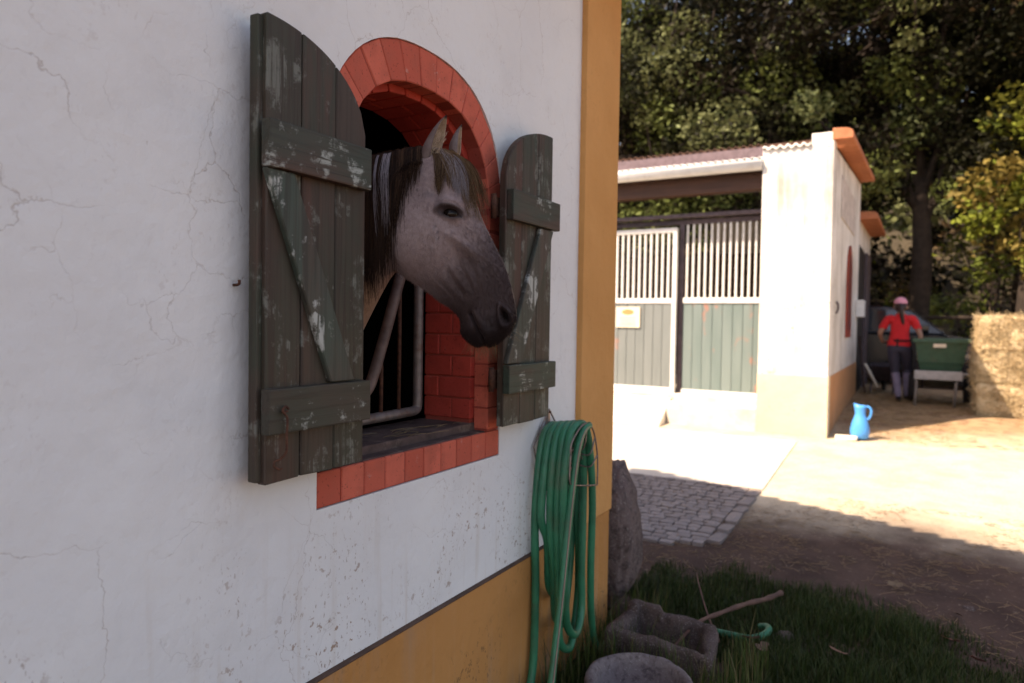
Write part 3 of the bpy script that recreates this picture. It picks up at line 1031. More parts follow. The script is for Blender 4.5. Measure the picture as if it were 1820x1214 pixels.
def coat_colour(u, v, w_, side):
    n = u.shape
    base = np.array([.335, .245, .232])
    c = np.tile(base, n+(1,))
    def blend(c, col, f): return c+(np.array(col)-c)*np.clip(f, 0, 1)[..., None]
    c = blend(c, (.36, .235, .16), sstep(705, 655, u)*sstep(400, 470, v)*1.0)      # warmer throat and neck
    c = blend(c, (.45, .345, .33), gauss(u, v, 738, 425, 60, 66)*.8)
    c = blend(c, (.40, .305, .30), gauss(u, v, 835, 425, 26, 34, -20)*.5)
    c = blend(c, (.21, .16, .16), gauss(u, v, 725, 320, 30, 40)*.6)
    q = ((u-800)*.434+(v-378)*.90)/218.0                                            # 0 at the eye, 1 at the lips
    c = blend(c, (.050, .031, .030), sstep(.30, .80, q+.10*((u-850)/60)*(q > .2)))
    c = blend(c, (.10, .072, .075), gauss(u, v, 890, 455, 15, 56, -24)*.75)
    c = blend(c, (.075, .046, .041), sstep(.02, .50, q)*sstep(785, 845, u+.2*(v-400))*.8)  # front of the nose darkened, coat tone and shading together
    c = blend(c, (.15, .105, .10), sstep(.05, .4, q)*gauss(u, v, 790, 520, 40, 22, 38)*.7)  # lower jaw darkened, partly coat, partly the shade under the head
    c = blend(c, (.026, .017, .017), sstep(.80, 1.0, q)*.7)
    c = blend(c, (.045, .03, .03), sstep(2.0, 1.15, almond(u, v))*.95)
    c = blend(c, (.13, .10, .105), line_g(u, v, [(742, 352), (760, 345), (776, 352), (786, 366)], 8)*.45)
    c = blend(c, (.03, .02, .02), gauss(u, v, 897, 561, 7, 12, -24))
    c = blend(c, (.06, .04, .04), line_g(u, v, [(836, 557), (843, 572), (850, 588), (858, 602), (866, 617)], 3, False)*.8)
    c = blend(c, (.34, .28, .29), line_g(u, v, [(772, 393), (776, 420), (782, 436)], 4)*.45)
    for cu, cv in ((775, 404), (778.5, 413), (781, 423)):
        c = blend(c, (.06, .045, .045), gauss(u, v, cu, cv, 3.6, 1.2, -50))
    c = blend(c, (.05, .04, .04), gauss(u, v, 741, 338, 1.6, 1.6))
    return c


def ear(base, tip, half, wbase, wtip, open_dir, lean):
    """cupped leaf of two skins; returns verts (u,v,w), faces, colours"""
    n, m = 26, 22
    A, B = from_pixels([*base, wbase]), from_pixels([*tip, wtip])
    ax = (B-A)/np.linalg.norm(B-A)
    op = np.array(open_dir, float)
    op -= ax*(op@ax); op /= np.linalg.norm(op)
    sd = np.cross(ax, op)
    V, C = [], []
    for skin in (0, 1):
        for i in range(n):
            s_ = i/(n-1)
            r_ = half*min(1.0, .62+1.1*s_)*max(0.0, 1-s_**2.4)**.85+.25
            bow = lean*math.sin(math.pi*s_)
            c0 = A+(B-A)*s_+op*(-bow)
            wrap = R(158-52*s_)
            for j in range(m):
                f = (j/(m-1)*2-1)*wrap
                rr = r_-(1.6 if skin else 0)*(1-s_*.6)
                p = c0-op*math.cos(f)*rr*.72+sd*math.sin(f)*rr
                V.append(p)
                if skin: C.append(np.array([.66, .50, .36])*(.6+.4*abs(j/(m-1)*2-1)) if s_ < .93 else (.06, .045, .045))
                else: C.append(np.array([.185, .135, .122])*(1-.8*max(0, (s_-.82)/.18)))
    F = []
    for skin in (0, 1):
        o = skin*n*m
        for i in range(n-1):
            for j in range(m-1):
                f = (o+i*m+j, o+i*m+j+1, o+(i+1)*m+j+1, o+(i+1)*m+j)
                F.append(f if skin == 0 else f[::-1])
    for i in range(n-1):
        for j in (0, m-1):
            a, b = i*m+j, (i+1)*m+j
            F.append((a, b, b+n*m, a+n*m))
    return np.array(V), np.array(F), np.array(C)


def build_horse():
    rng = np.random.default_rng(21)
    K = np.array(RINGS, float)
    t = np.arange(len(K))
    nt = 330
    # denser sampling over the head
    td = np.concatenate([np.linspace(0, 5, 40, endpoint=False), np.linspace(5, len(K)-1, nt-40)])
    def cr(col):
        P = np.concatenate([[2*K[0, col]-K[1, col]], K[:, col], [2*K[-1, col]-K[-2, col]]])
        i = np.minimum(td.astype(int), len(K)-2)
        f = td-i
        a, b, c, d = P[i], P[i+1], P[i+2], P[i+3]
        return .5*(2*b+(c-a)*f+(2*a-5*b+4*c-d)*f**2+(3*b-a-3*c+d)*f**3)
    Du, Dv, Vu, Vv, B, W, KB = [cr(c)[:, None] for c in range(7)]
    B = np.maximum(B, .5)
    m = 230
    # more points on the near side
    an = np.linspace(0, 2*math.pi, m, endpoint=False)
    an = (an-.35*np.sin(2*an)*.0)[None, :]
    cs, sn = np.cos(an), np.sin(an)
    pe = .86
    c_ = np.sign(cs)*np.abs(cs)**pe
    l_ = np.sign(sn)*np.abs(sn)**pe
    U = (Du+Vu)/2+(Du-Vu)/2*c_
    Vv_ = (Dv+Vv)/2+(Dv-Vv)/2*c_
    wd = B*(1+KB*c_)
    Wd = W+wd*l_
    mask = np.abs(l_)**.8*np.sign(l_)
    SU, SV = seen(np.stack([U, Vv_, np.abs(Wd)], -1))
    onhead = sstep(645, 690, SU)
    Wd = Wd+sculpt(SU, SV)*mask*onhead
    side = np.sign(l_)*np.ones_like(U)
    col = coat_colour(SU, SV, Wd, side)
    P = np.stack([U, Vv_, Wd], -1)
    n = P.shape[0]
    i = np.arange(n-1)[:, None]*m
    j = np.arange(m)[None, :]
    F = np.stack([i+j, i+(j+1) % m, i+m+(j+1) % m, i+m+j], -1).reshape(-1, 4)
    V, C = [P.reshape(-1, 3)], [col.reshape(-1, 3)]
    Fs = [F]
    off = n*m
    for args in (((757, 303), (794, 204), 20, 30, 44, (.86, .10, .46), 4),
                 ((806, 288), (821, 221), 16, -28, -36, (.80, .1, .10), 3)):
        ve, fe, ce = ear(*args)
        V.append(ve); C.append(ce); Fs.append(fe+off)
        off += len(ve)
    me = arr_mesh('horse', hw(np.vstack(V)), np.vstack(Fs), np.vstack(C))
    bm = bmesh.new(); bm.from_mesh(me)
    bmesh.ops.recalc_face_normals(bm, faces=bm.faces)
    bm.to_mesh(me); bm.free()
    o = put('horse', me, MAT['coat'], smooth=True)
    tag(o, 'grey dun horse with dark muzzle looking out of the red arched window', 'horse')
    # eyes
    k = np.argmin((SU-EYE[0])**2+(SV-EYE[1])**2+1e6*(l_ < 0))
    we, ue, ve_ = Wd.ravel()[k], U.ravel()[k], Vv_.ravel()[k]
    for sgn in (1, -1):
        bm = bmesh.new()
        bmesh.ops.create_uvsphere(bm, u_segments=32, v_segments=20, radius=14.5*HS)
        eye = bm_mesh('eye', bm)
        put('eye', eye, MAT['eye'], o, True, Matrix.Translation(Vector(hw(np.array([ue, ve_+.5, sgn*(we-7.5)])))))
    # ---- the short coat: fine hairs lying along the skin
    cand = np.argwhere((l_*np.ones_like(U) > .15) & (SU > 640))
    nh = 42000
    wgt = np.ones(len(cand))
    pick = cand[rng.integers(0, len(cand), nh)]
    p0 = P[pick[:, 0], pick[:, 1]]+rng.normal(0, 1.2, (nh, 3))*np.array([1, 1, 0])
    hc = col[pick[:, 0], pick[:, 1]]*rng.uniform(.72, 1.3, nh)[:, None]
    fu = np.where(SU[pick[:, 0], pick[:, 1]] < 705, -.25, .30)
    dr_ = np.stack([fu+rng.normal(0, .25, nh), .9+rng.normal(0, .2, nh), np.zeros(nh)], -1)
    ln_ = rng.uniform(2.0, 4.6, nh)[:, None]
    keep = almond(SU[pick[:, 0], pick[:, 1]], SV[pick[:, 0], pick[:, 1]]) > 1.5
    HP = np.stack([p0+np.array([0, 0, -.3]), p0+dr_*ln_*.5+np.array([0, 0, .75]), p0+dr_*ln_+np.array([0, 0, .9])], 1)[keep]
    tag(put('coat_hair', strands_me('coat_hair', hw(HP), .22*HS, .08*HS, hc[keep]), MAT['hair'], o), kind='stuff')
    # ---- hair, following the surface
    U_, V_, W_ = P[..., 0], P[..., 1], P[..., 2]
    near = (l_ > 0)*np.ones_like(U_) > 0
    g0u, g0v, gs = 300.0, 150.0, 2.0
    GR = np.full((340, 380), -1e9)
    iu = ((U_-g0u)/gs).astype(int); iv = ((V_-g0v)/gs).astype(int)
    ok = near & (iu >= 0) & (iu < 340) & (iv >= 0) & (iv < 380)
    np.maximum.at(GR, (iu[ok], iv[ok]), W_[ok])
    for _ in range(4):
        D = np.maximum.reduce([np.roll(GR, sh, ax) for sh in (1, -1) for ax in (0, 1)])
        GR = np.where(GR < -1e8, D, GR)
    def drape(Q, lift):
        a = np.clip(((Q[:, 0]-g0u)/gs).astype(int), 0, 339); b = np.clip(((Q[:, 1]-g0v)/gs).astype(int), 0, 379)
        sw = GR[a, b]
        f = np.clip(np.linspace(0, 4, len(Q)), 0, 1)
        return np.where((sw > -1e8) & (Q[:, 2] < sw+lift*f), sw+lift*f, Q[:, 2])
    paths, cols, r_a = [], [], []
    def strand(pts, c, r_=.75, lift=2.0, n_=11, stick=True):
        Q = from_pixels(smooth_path(pts, 6))
        idx = np.linspace(0, len(Q)-1, n_)
        Q = np.stack([np.interp(idx, np.arange(len(Q)), Q[:, a]) for a in range(3)], -1)
        if stick:
            Q[:, 2] = drape(Q, lift)
            Q[1:-1, 2] = (Q[:-2, 2]+2*Q[1:-1, 2]+Q[2:, 2])/4
        paths.append(Q); cols.append(c); r_a.append(r_*HS)
    dark, brown, silver, blond = np.array([.024, .014, .011]), np.array([.085, .046, .028]), np.array([.36, .31, .32]), np.array([.30, .19, .105])
    # mane: from the crest over the near side of the neck
    clumps = [(u_, rng.normal(0, 6), rng.uniform(.75, 1.15), rng.choice([0, 0, 0, 1])) for u_ in np.concatenate([np.arange(560, 752, 6.0), np.arange(622, 704, 4.0)])]
    silv = (672, 685, 692)
    for k in range(2300):
        cu, lean, ln, kind = clumps[rng.integers(len(clumps))]
        u_ = cu+rng.normal(0, 3.2)
        vd = np.interp(u_, K[:, 0][:8], K[:, 1][:8])
        nw = np.interp(u_, [560, 640, 700, 750], [82, 66, 58, 56])
        wc = np.interp(u_, [560, 640, 700, 750], [-55, -12, 0, 0])
        L = (np.interp(u_, [560, 640, 690, 715, 752], [290, 235, 190, 130, 45]))*ln*rng.uniform(.7, 1.1)
        dr = np.interp(u_, [560, 660, 720, 752], [6, 2, -14, -26])+lean+rng.normal(0, 3)
        li = rng.uniform(1, 7)
        r1 = rng.normal(0, 2.5)+4*math.sin(cu*.7)
        pts = [(u_, vd+2, wc+rng.uniform(-10, 6)), (u_+dr*.10+r1*.3, vd-1+L*.02, wc+nw*.45+li*.5), (u_+dr*.3+r1, vd+22+L*.12, wc+nw*.92+li), (u_+dr*.6+r1*1.5, vd+L*.5, wc+nw*1.04+li), (u_+dr+r1*2.4+rng.normal(0, 3), vd+L, wc+nw*(1.0 if L > 120 else .95)+li*.6)]
        c = dark*rng.uniform(.6, 1.6) if kind == 0 else (dark+(brown-dark)*rng.random())
        if vd+L > 420: c = c+(brown*1.1-c)*rng.uniform(0, .5)
        strand(pts, c, rng.uniform(.5, .85), lift=li)
    for s0 in silv:
        for k in range(16):
            u_ = s0+rng.normal(0, 1.6)
            vd = np.interp(u_, K[:, 0][:8], K[:, 1][:8])
            L = rng.uniform(70, 150)
            pts = [(u_+4, vd+1, 0), (u_-1, vd+4, 40), (u_-6+rng.normal(0, 1), vd+34, 64), (u_-6+rng.normal(0, 1.5), vd+L*.6, 69), (u_-3+rng.normal(0, 3), vd+L, 68)]
            strand(pts, silver*rng.uniform(.6, 1.1), rng.uniform(.35, .6), lift=rng.uniform(6, 9))
    mane = tag(put('mane', strands_me('mane', hw(np.array(paths)), np.array(r_a), np.array(r_a)*.35, cols), MAT['hair'], o), kind='stuff')
    # forelock: from between the ears, over the forehead and both sides
    paths.clear(); cols.clear(); r_a.clear()
    locks = []
    for k in range(40):
        f = (k+.5)/40                          # 0 near temple .. 1 far side of the brow
        ln = rng.uniform(.55, 1.0)
        if f < .28: tip = (776+46*f+rng.normal(0, 4), 292+58*ln, 60); c = (dark, brown) if rng.random() < .6 else (brown, blond*.7)
        elif f < .60: tip = (808+100*(f-.28)+rng.normal(0, 5), 294+66*ln, 58-60*(f-.28)); c = (silver, silver*.75) if .34 < f < .50 else (brown*1.1, blond*.8)
        else: tip = (838+74*(f-.60)+rng.normal(0, 4), 312+(62+40*rng.random())*ln, 34-90*(f-.60)); c = (brown, blond)
        locks.append((f, tip, c, rng.integers(14, 34)))
    for f, tip, c, num in locks:
        ru, rv, rw = 776+28*f, 270+4*f, 18-34*f
        for q in range(num):
            j1, j2, j3 = rng.normal(0, 1, 3)
            s_ = rng.uniform(.72, 1.06)
            r_ = np.array([ru+j1*3.5, rv+abs(j2), rw+j3*3])
            e = np.array([tip[0]+j1*1.5+rng.normal(0, 1.6), tip[1], tip[2]])
            e = r_+(e-r_)*np.array([s_**.7, s_, s_**.5])
            m1 = r_+(e-r_)*np.array([.34, .22, .5])+np.array([4+j1*2.5, -3, 8])
            m2 = r_+(e-r_)*np.array([.74, .60, .9])+np.array([3+j1*2.2, -2, 4])
            strand([r_, m1, m2, e], (c[0]+(c[1]-c[0])*rng.random())*rng.uniform(.7, 1.25), rng.uniform(.35, .65), lift=rng.uniform(2, 6))
    tag(put('forelock', strands_me('forelock', hw(np.array(paths)), np.array(r_a), np.array(r_a)*.3, cols), MAT['hair'], o), kind='stuff')
    # chin hairs and whiskers
    paths.clear(); cols.clear(); r_a.clear()
    for k in range(130):
        u_ = rng.uniform(830, 884)
        v_ = np.interp(u_, [830, 845, 860, 884], [600, 610, 613, 606])
        L = rng.uniform(8, 34)
        a = rng.normal(0, .35)
        w0 = rng.uniform(-16, 16)
        strand([(u_, v_, w0), (u_+a*L*.4, v_+L*.5, w0*1.15), (u_+a*L+rng.normal(0, 3), v_+L, w0*1.3)], blond*rng.uniform(.5, 1.2), .22, n_=6, stick=False)
    for k in range(26):
        u_, v_ = rng.uniform(885, 912), rng.uniform(575, 600)
        L = rng.uniform(8, 20)
        strand([(u_, v_, rng.uniform(-15, 15)), (u_+L*.5, v_+L*.2, rng.uniform(-15, 15)), (u_+L, v_+L*.55, rng.uniform(-18, 18))], blond*.9, .16, n_=6, stick=False)
    # lashes
    for k in range(34):
        f = k/33
        u_ = EYE[0]-15+32*f
        v_ = EYE[1]-8.5*math.sin(math.pi*min(1, f*.95+.03))+5*f-1
        strand([(u_, v_, we+1), (u_+2, v_+2.5, we+6), (u_+3+2*f, v_+7, we+10)], dark*.8, .28, n_=6, stick=False)
    tag(put('whiskers', strands_me('whiskers', hw(np.array(paths)), np.array(r_a), np.array(r_a)*.4, cols), MAT['hair'], o), kind='stuff')
    # hair inside the ears
    paths.clear(); cols.clear(); r_a.clear()
    for k in range(170):
        f = rng.uniform(.10, .62)
        b = np.array([760, 293, 36])+(np.array([794, 204, 44])-np.array([760, 293, 36]))*f
        q = rng.uniform(-1, 1)
        p0 = b+np.array([2+q*10*math.sin(math.pi*f), q*4, 4])
        L = rng.uniform(4, 9)
        strand([p0, p0+np.array([L*.35, -L*.4, L*.4]), p0+np.array([L*.5+rng.normal(0, 2), -L, L*.5])], np.array([.70, .55, .41])*rng.uniform(.85, 1.1), .26, n_=6, stick=False)
    tag(put('ear_hair', strands_me('ear_hair', hw(np.array(paths)), np.array(r_a), np.array(r_a)*.4, cols), MAT['hair'], o), kind='stuff')


build_horse()

# ------------------------------------------------------------------ hose and its rack
def hose_and_rack():
    yc = 2.745
    rk = thing('hose_rack', (0, yc, 1.0), 'bent wire hose rack screwed to the wall beside the right shutter', 'rack')
    r_ = .0038
    def W(pts, n=5): return smooth_path([(x, yc+y, z) for x, y, z in pts], n)
    put('back_frame', tube_me('back_frame', W([(.014, -.09, .98), (.014, -.135, 1.085), (.014, -.13, 1.10), (.014, -.015, 1.222), (.014, .015, 1.222), (.014, .13, 1.10), (.014, .135, 1.085), (.014, .10, .98)], 4), r_, 6), MAT['wire'], rk, True)
    put('front_hoop', tube_me('front_hoop', W([(.185, -.135, 1.075), (.185, -.13, 1.12), (.185, -.05, 1.175), (.185, .03, 1.185), (.185, .10, 1.14), (.185, .145, 1.03), (.185, .15, .915), (.185, .13, .90), (.185, -.06, .935), (.185, -.135, .96), (.185, -.14, 1.03), (.185, -.135, 1.075)], 6), r_, 6), MAT['wire'], rk, True)
    for y, z, y2, z2 in ((-.10, 1.02, -.135, 1.02), (.02, 1.075, .03, 1.183), (.09, 1.04, .115, 1.115), (.10, .985, .143, 1.03)):
        put('cross_wire', tube_me('cross_wire', W([(.014, y, z), (.10, y, z+.004), (.17, y, z), (.185, y2, z2)], 5), r_*.9, 6), MAT['wire'], rk, True)
    put('saddle_wire', tube_me('saddle_wire', W([(.13, -.13, .96), (.13, -.10, 1.03), (.13, 0, 1.07), (.13, .10, 1.02), (.13, .14, .95)], 5), r_*.9, 6), MAT['wire'], rk, True)
    put('bracket', box_me('bracket', .001, .016, yc-.009, yc+.009, .99, 1.235, .002), MAT['wire'], rk)
    put('screw', lathe_me('screw', [(0, .0), (.007, .0), (.007, .006), (0, .008)], 10, (.018, yc, 1.222)), MAT['rust'], rk, True)
    # one continuous hose: six turns hung over the rack, tail in the grass
    rng = random.Random(4)
    turns = [(.034, .42, .140), (.066, .30, .146), (.098, .20, .142), (.128, .27, .132), (.158, .14, .146)]
    P = [(.05, 2.50, .02), (.045, 2.575, .18), (.04, yc-.15, .5)]
    for i, (x, zb, hw_) in enumerate(turns):
        j = lambda a: rng.uniform(-a, a)
        zt = 1.085+.004*i
        P += [(x, yc-hw_-.005+j(.014), .80+j(.03)), (x, yc-hw_+.012, 1.00), (x, yc-.085, zt+.05), (x+.002, yc, zt+.085), (x, yc+.085, zt+.045), (x, yc+hw_-.008, .99), (x+.002, yc+hw_+j(.016), .78+j(.03))]
        if i == len(turns)-1: break
        nx = turns[i+1][0]
        P += [(x+.006, yc+hw_-.005+j(.022), zb+.25), (x+.012, yc+.085+j(.02), zb+.07), ((x+nx)/2+.012, yc+.0+j(.02), zb), ((x+nx)/2+.012, yc-.075+j(.01), zb+.07), (nx+.008, yc-.125+j(.022), zb+.27)]
    P += [(.155, 2.91, .50), (.14, 2.96, .28), (.13, 3.03, .12), (.12, 3.12, .045), (.11, 3.30, .03), (.18, 3.50, .03), (.36, 3.62, .028), (.56, 3.66, .028), (.70, 3.665, .03), (.765, 3.70, .045), (.785, 3.76, .055), (.765, 3.81, .05), (.73, 3.83, .035)]
    Q = smooth_path(P, 9)
    ho = put('garden_hose', tube_me('garden_hose', Q, .0172, 12), MAT['hose'], smooth=True)
    tag(ho, 'coiled green garden hose hung on the wire rack, tail lying in the grass', 'hose')
    # the front strand that drops off the coil to the ground, with a pale stripe
    F_ = smooth_path([(.182, 2.80, 1.175), (.186, 2.735, 1.165), (.188, 2.675, 1.10), (.186, 2.64, .98), (.184, 2.60, .78), (.19, 2.53, .50), (.20, 2.44, .22), (.215, 2.36, .03), (.24, 2.28, .018), (.30, 2.15, .018)], 9)
    put('hose_end', tube_me('hose_end', F_, .0158, 12), MAT['hose'], ho, True)
    st = F_+np.array([.0132, -.0105, 0])
    put('stripe', tube_me('stripe', st, .0032, 6), MAT['stripe'], ho, True)


hose_and_rack()


# ------------------------------------------------------------------ stones by the corner
def boulder():
    bm = bmesh.new()
    bmesh.ops.create_icosphere(bm, subdivisions=5, radius=1)
    for v in bm.verts:
        c = v.co.copy()
        n = c.normalized()
        q = Vector([math.copysign(abs(a)**.55, a) for a in n])
        k = 1+.14*fbm(n, 1.3, 4, 5)+.05*fbm(n, 4, 4, 9)
        z = .40*q.z*k
        t = (z+.4)/.8
        wx = np.interp(t, [0, .15, .45, .8, 1], [.15, .19, .205, .17, .11])
        v.co = Vector((-.125+.02*t+wx*q.x*k, 3.74+.17*q.y*k-.03*t, .42+z+.012*fbm(n, 9, 3, 2)))
    o = put('boulder', bm_mesh('boulder', bm), MAT['granite'], smooth=True)
    tag(o, 'rough upright granite boulder standing behind the ochre stable corner', 'boulder')


boulder()


def ring_loft(rings, seg, nz, amp, sc, seed):
    V, F = [], []
    n = len(rings)
    for r_ in rings:
        for p in r_:
            d = amp*fbm(p, sc, 5, seed)
            V.append((p[0]+d, p[1]+amp*fbm(p, sc, 5, seed+7), p[2]+d*.8))
    for i in range(n-1):
        for j in range(seg):
            k = (j+1) % seg
            F.append((i*seg+j, i*seg+k, (i+1)*seg+k, (i+1)*seg+j))
    me = bpy.data.meshes.new('loft')
    me.from_pydata(V, [], F)
    me.update()
    return me


def trough():
    A = [Vector(p) for p in ((.165, 3.04), (.70, 2.99), (.62, 3.36), (.19, 3.385))]
    seg = 96
    def outline(ins, z, k=.8):
        c = sum(A, Vector((0, 0)))/4
        out = []
        per = []
        for i in range(4):
            a, b = A[i], A[(i+1) % 4]
            for q in range(seg//4): per.append(a+(b-a)*(q/(seg//4)))
        per = [(per[i-1]+per[i]+per[(i+1) % seg])/3 for i in range(seg)]
        for p in per:
            d = p-c
            f = max(0.0, 1-ins/d.length*(1.0 if ins < .001 else 1.0))
            out.append((c.x+d.x*f, c.y+d.y*f, z+(.03 if p.y > 3.3 and p.x < .35 else 0)*(z > .1)))
        return out
    rings = [outline(.02, -.03), outline(.005, .05), outline(0, .10), outline(0, .17), outline(.006, .193), outline(.025, .2), outline(.055, .198), outline(.068, .18), outline(.078, .10), outline(.088, .03), outline(.10, -.01), outline(.16, -.015), outline(.25, -.015)]
    me = ring_loft(rings, seg, 0, .014, 8, 3)
    o = put('stone_trough', me, MAT['trough'], smooth=True)
    put('soil', ring_loft([outline(.082, .06), outline(.14, .064), outline(.24, .066)], seg, 0, .02, 14, 5), m_flat('black_soil', (.022, .015, .012), .95, var=.4, sc=40, bump=.6), o, True)
    tag(o, 'rectangular old stone trough overgrown with grass at the stable corner', 'trough')
    # round one in front
    V = []
    prof = [(.16, -.02), (.195, .05), (.212, .12), (.218, .18), (.212, .200), (.198, .207), (.183, .200), (.172, .17), (.15, .10), (.10, .06), (.0, .05)]
    rings = [[(.475+r_*math.cos(2*math.pi*i/80), 2.672+r_*1.0*math.sin(2*math.pi*i/80), z) for i in range(80)] for r_, z in prof]
    o = put('stone_basin', ring_loft(rings, 80, 0, .008, 9, 11), MAT['basin'], smooth=True)
    tag(o, 'round pale stone basin in front of the rectangular trough', 'basin')
    P = smooth_path([(.44, 3.16, .09), (.52, 3.36, .175), (.58, 3.55, .17), (.66, 3.80, .15), (.73, 4.0, .125), (.78, 4.16, .115)], 6)
    o = put('stick', tube_me('stick', P, np.linspace(.008, .0145, len(P))*(1+.15*np.sin(np.arange(len(P))*1.3)), 9), MAT['stick'], smooth=True)
    tag(o, 'broken brown stick propped in the rectangular trough', 'stick')
    # a dry twig behind
    P = smooth_path([(.60, 3.48, .06), (.50, 3.66, .10), (.40, 3.86, .17), (.35, 3.98, .20)], 5)
    o = put('twig', tube_me('twig', P, np.linspace(.006, .003, len(P)), 6), MAT['stick'], smooth=True)
    tag(o, 'thin dry twig leaning in the grass behind the trough', 'twig')
    for k, (x, y, sx, l_) in enumerate(((.17, 3.50, .07, 'small rounded stone between the boulder and the trough'), (.86, 3.80, .045, 'small pale stone in the grass beside the hose tail'), (1.70, 4.72, .04, 'lone pebble on the dirt beyond the right end of the grass'))):
        bm = bmesh.new()
        bmesh.ops.create_icosphere(bm, subdivisions=3, radius=1)
        for v in bm.verts:
            q = 1+.25*fbm(v.co, 1.4, 3, k*5)
            v.co = Vector((x+sx*v.co.x*q, y+sx*.8*v.co.y*q, .02+sx*.7*v.co.z*q))
        tag(put('stone', bm_mesh('stone', bm), MAT['trough'], smooth=True), l_, 'stone')


trough()


# ------------------------------------------------------------------ grass, straw and leaves on the ground
def blades(n, sampler, hmin, hmax, wd, cols, seed, bend=.5):
    rng = np.random.default_rng(seed)
    XY, hs = sampler(rng, n)
    n = len(XY)
    H = rng.uniform(hmin, hmax, n)*hs
    az = rng.uniform(0, 2*math.pi, n)
    ld = np.stack([np.cos(az), np.sin(az)], -1)*(H*bend*rng.random(n)**1.3)[:, None]
    wv = np.stack([-np.sin(az), np.cos(az)], -1)*wd*rng.uniform(.6, 1.4, n)[:, None]
    z0 = ground_z(XY[:, 0], XY[:, 1])+.0
    def pt(f, lf, wf):
        return np.concatenate([XY+ld*lf+wv*wf, (z0+H*f)[:, None]], -1)
    V = np.stack([pt(0, 0, -1), pt(0, 0, 1), pt(.55, .3, .8), pt(.55, .3, -.8), pt(.96, .95, .12), pt(.96, .95, -.12)], 1)
    b = (np.arange(n)*6)[:, None]
    F = np.concatenate([b+np.array([[0, 1, 2, 3]]), b+np.array([[3, 2, 4, 5]])], 0)
    c = np.asarray(cols)[rng.integers(0, len(cols), n)]*rng.uniform(.6, 1.25, n)[:, None]
    return V.reshape(-1, 3), F, np.repeat(c, 6, 0)


GX, GY = [-.2, .37, .74, 1.06, 1.42, 1.74, 2.0, 2.6], [4.42, 4.72, 4.66, 4.62, 4.52, 4.25, 4.05, 3.7]


def in_stone(x, y):
    return ((x > .18) & (x < .68) & (y > 3.0) & (y < 3.38)) | (np.hypot(x-.475, y-2.672) < .21) | ((x < .04) & (y < 3.5)) | ((x < .12) & (y > 3.55) & (y < 3.9))


def grass():
    def lawn(rng, n):
        x = rng.uniform(-.05, 2.5, n*2); y = rng.uniform(2.5, 4.85, n*2)
        edge = np.interp(x, GX, GY)
        cl = np.array([fbm((a, b, 0), 2.6, 3, 1) for a, b in zip(x, y)])
        d = edge-y+cl*.25
        keep = (d > 0) & (rng.random(len(x)) < np.clip(d*3.2+.06, 0, 1)) & ~in_stone(x, y)
        h = np.clip(.62+cl*.5+np.clip(d, 0, .6)*.5, .4, 1.4)
        return np.stack([x, y], -1)[keep][:n], h[keep][:n]
    greens = [(.036, .062, .012), (.030, .052, .011), (.052, .072, .017), (.024, .043, .010), (.075, .078, .026)]
    A = blades(46000, lawn, .045, .105, .0021, greens, 1, .8)
    def tall(rng, n):
        th = rng.random(n)
        pts = []
        for q in range(n):
            k = rng.integers(6)
            if k < 2: p = (rng.uniform(.10, .75), 2.93+rng.normal(0, .03))
            elif k == 2: p = (rng.uniform(.70, .86), rng.uniform(2.9, 3.4))
            elif k == 3: p = (rng.uniform(.12, .3), rng.uniform(3.40, 3.62))
            elif k == 4: p = (rng.uniform(.05, .16), rng.uniform(2.6, 3.4))
            else: p = (rng.uniform(.2, .6), rng.uniform(3.02, 3.12))
            pts.append(p)
        return np.array(pts), np.ones(n)
    B = blades(1100, tall, .10, .28, .0024, [(.085, .125, .03), (.07, .10, .028), (.16, .13, .06)], 2, .45)
    def weeds(rng, n):
        return np.stack([rng.uniform(.015, .07, n), rng.uniform(1.5, 2.75, n)], -1), np.ones(n)
    D = blades(90, weeds, .06, .22, .0024, [(.05, .05, .02), (.12, .09, .05)], 3, .35)
    Vs, Fs, Cs, o = [], [], [], 0
    for V, F, C in (A, B, D):
        Vs.append(V); Fs.append(F+o); Cs.append(C); o += len(V)
    ob = put('grass', arr_mesh('grass', np.vstack(Vs), np.vstack(Fs), np.vstack(Cs)), MAT['grass'])
    tag(ob, 'dark green lawn grass in the shade in front of the yard', 'grass', kind='stuff')


grass()


def straw_litter():
    rng = np.random.default_rng(33)
    P, C = [], []
    def add(x, y, L, a, z=0.0, c=None):
        d = np.array([math.cos(a), math.sin(a), rng.normal(0, .12)])
        t = np.linspace(-.5, .5, 4)[:, None]
        p = np.array([x, y, float(ground_z(x, y))+.012+.012*rng.random()+z])+d*L*t
        p[:, 2] = np.maximum(p[:, 2], ground_z(p[:, 0], p[:, 1])+.004)
        P.append(p); C.append((np.array([.34, .225, .125]) if c is None else c)*rng.uniform(.45, 1.1))
    n = 0
    while n < 2400:
        x, y = rng.uniform(-.6, 3.4), rng.uniform(4.0, 6.6)
        e = np.interp(x, GX, GY)
        if y < e-.15 or fbm((x, y, 0), 1.6, 3, 6) < -.05-.15*(y < e+.6): continue
        add(x, y, rng.uniform(.02, .10), rng.uniform(0, 6.28)); n += 1
    for k in range(5200):
        x, y = rng.uniform(.6, 4.2), 9.0+4.6*rng.random()
        add(x, y, rng.uniform(.05, .20), rng.uniform(0, 6.28), .02*rng.random(), np.array([.40, .27, .13]))
    ob = put('straw_litter', strands_me('straw_litter', P, .0016, .0012, C), MAT['straw'])
    tag(ob, 'dry straw scattered over the dirt of the yard', 'straw', kind='stuff')


straw_litter()


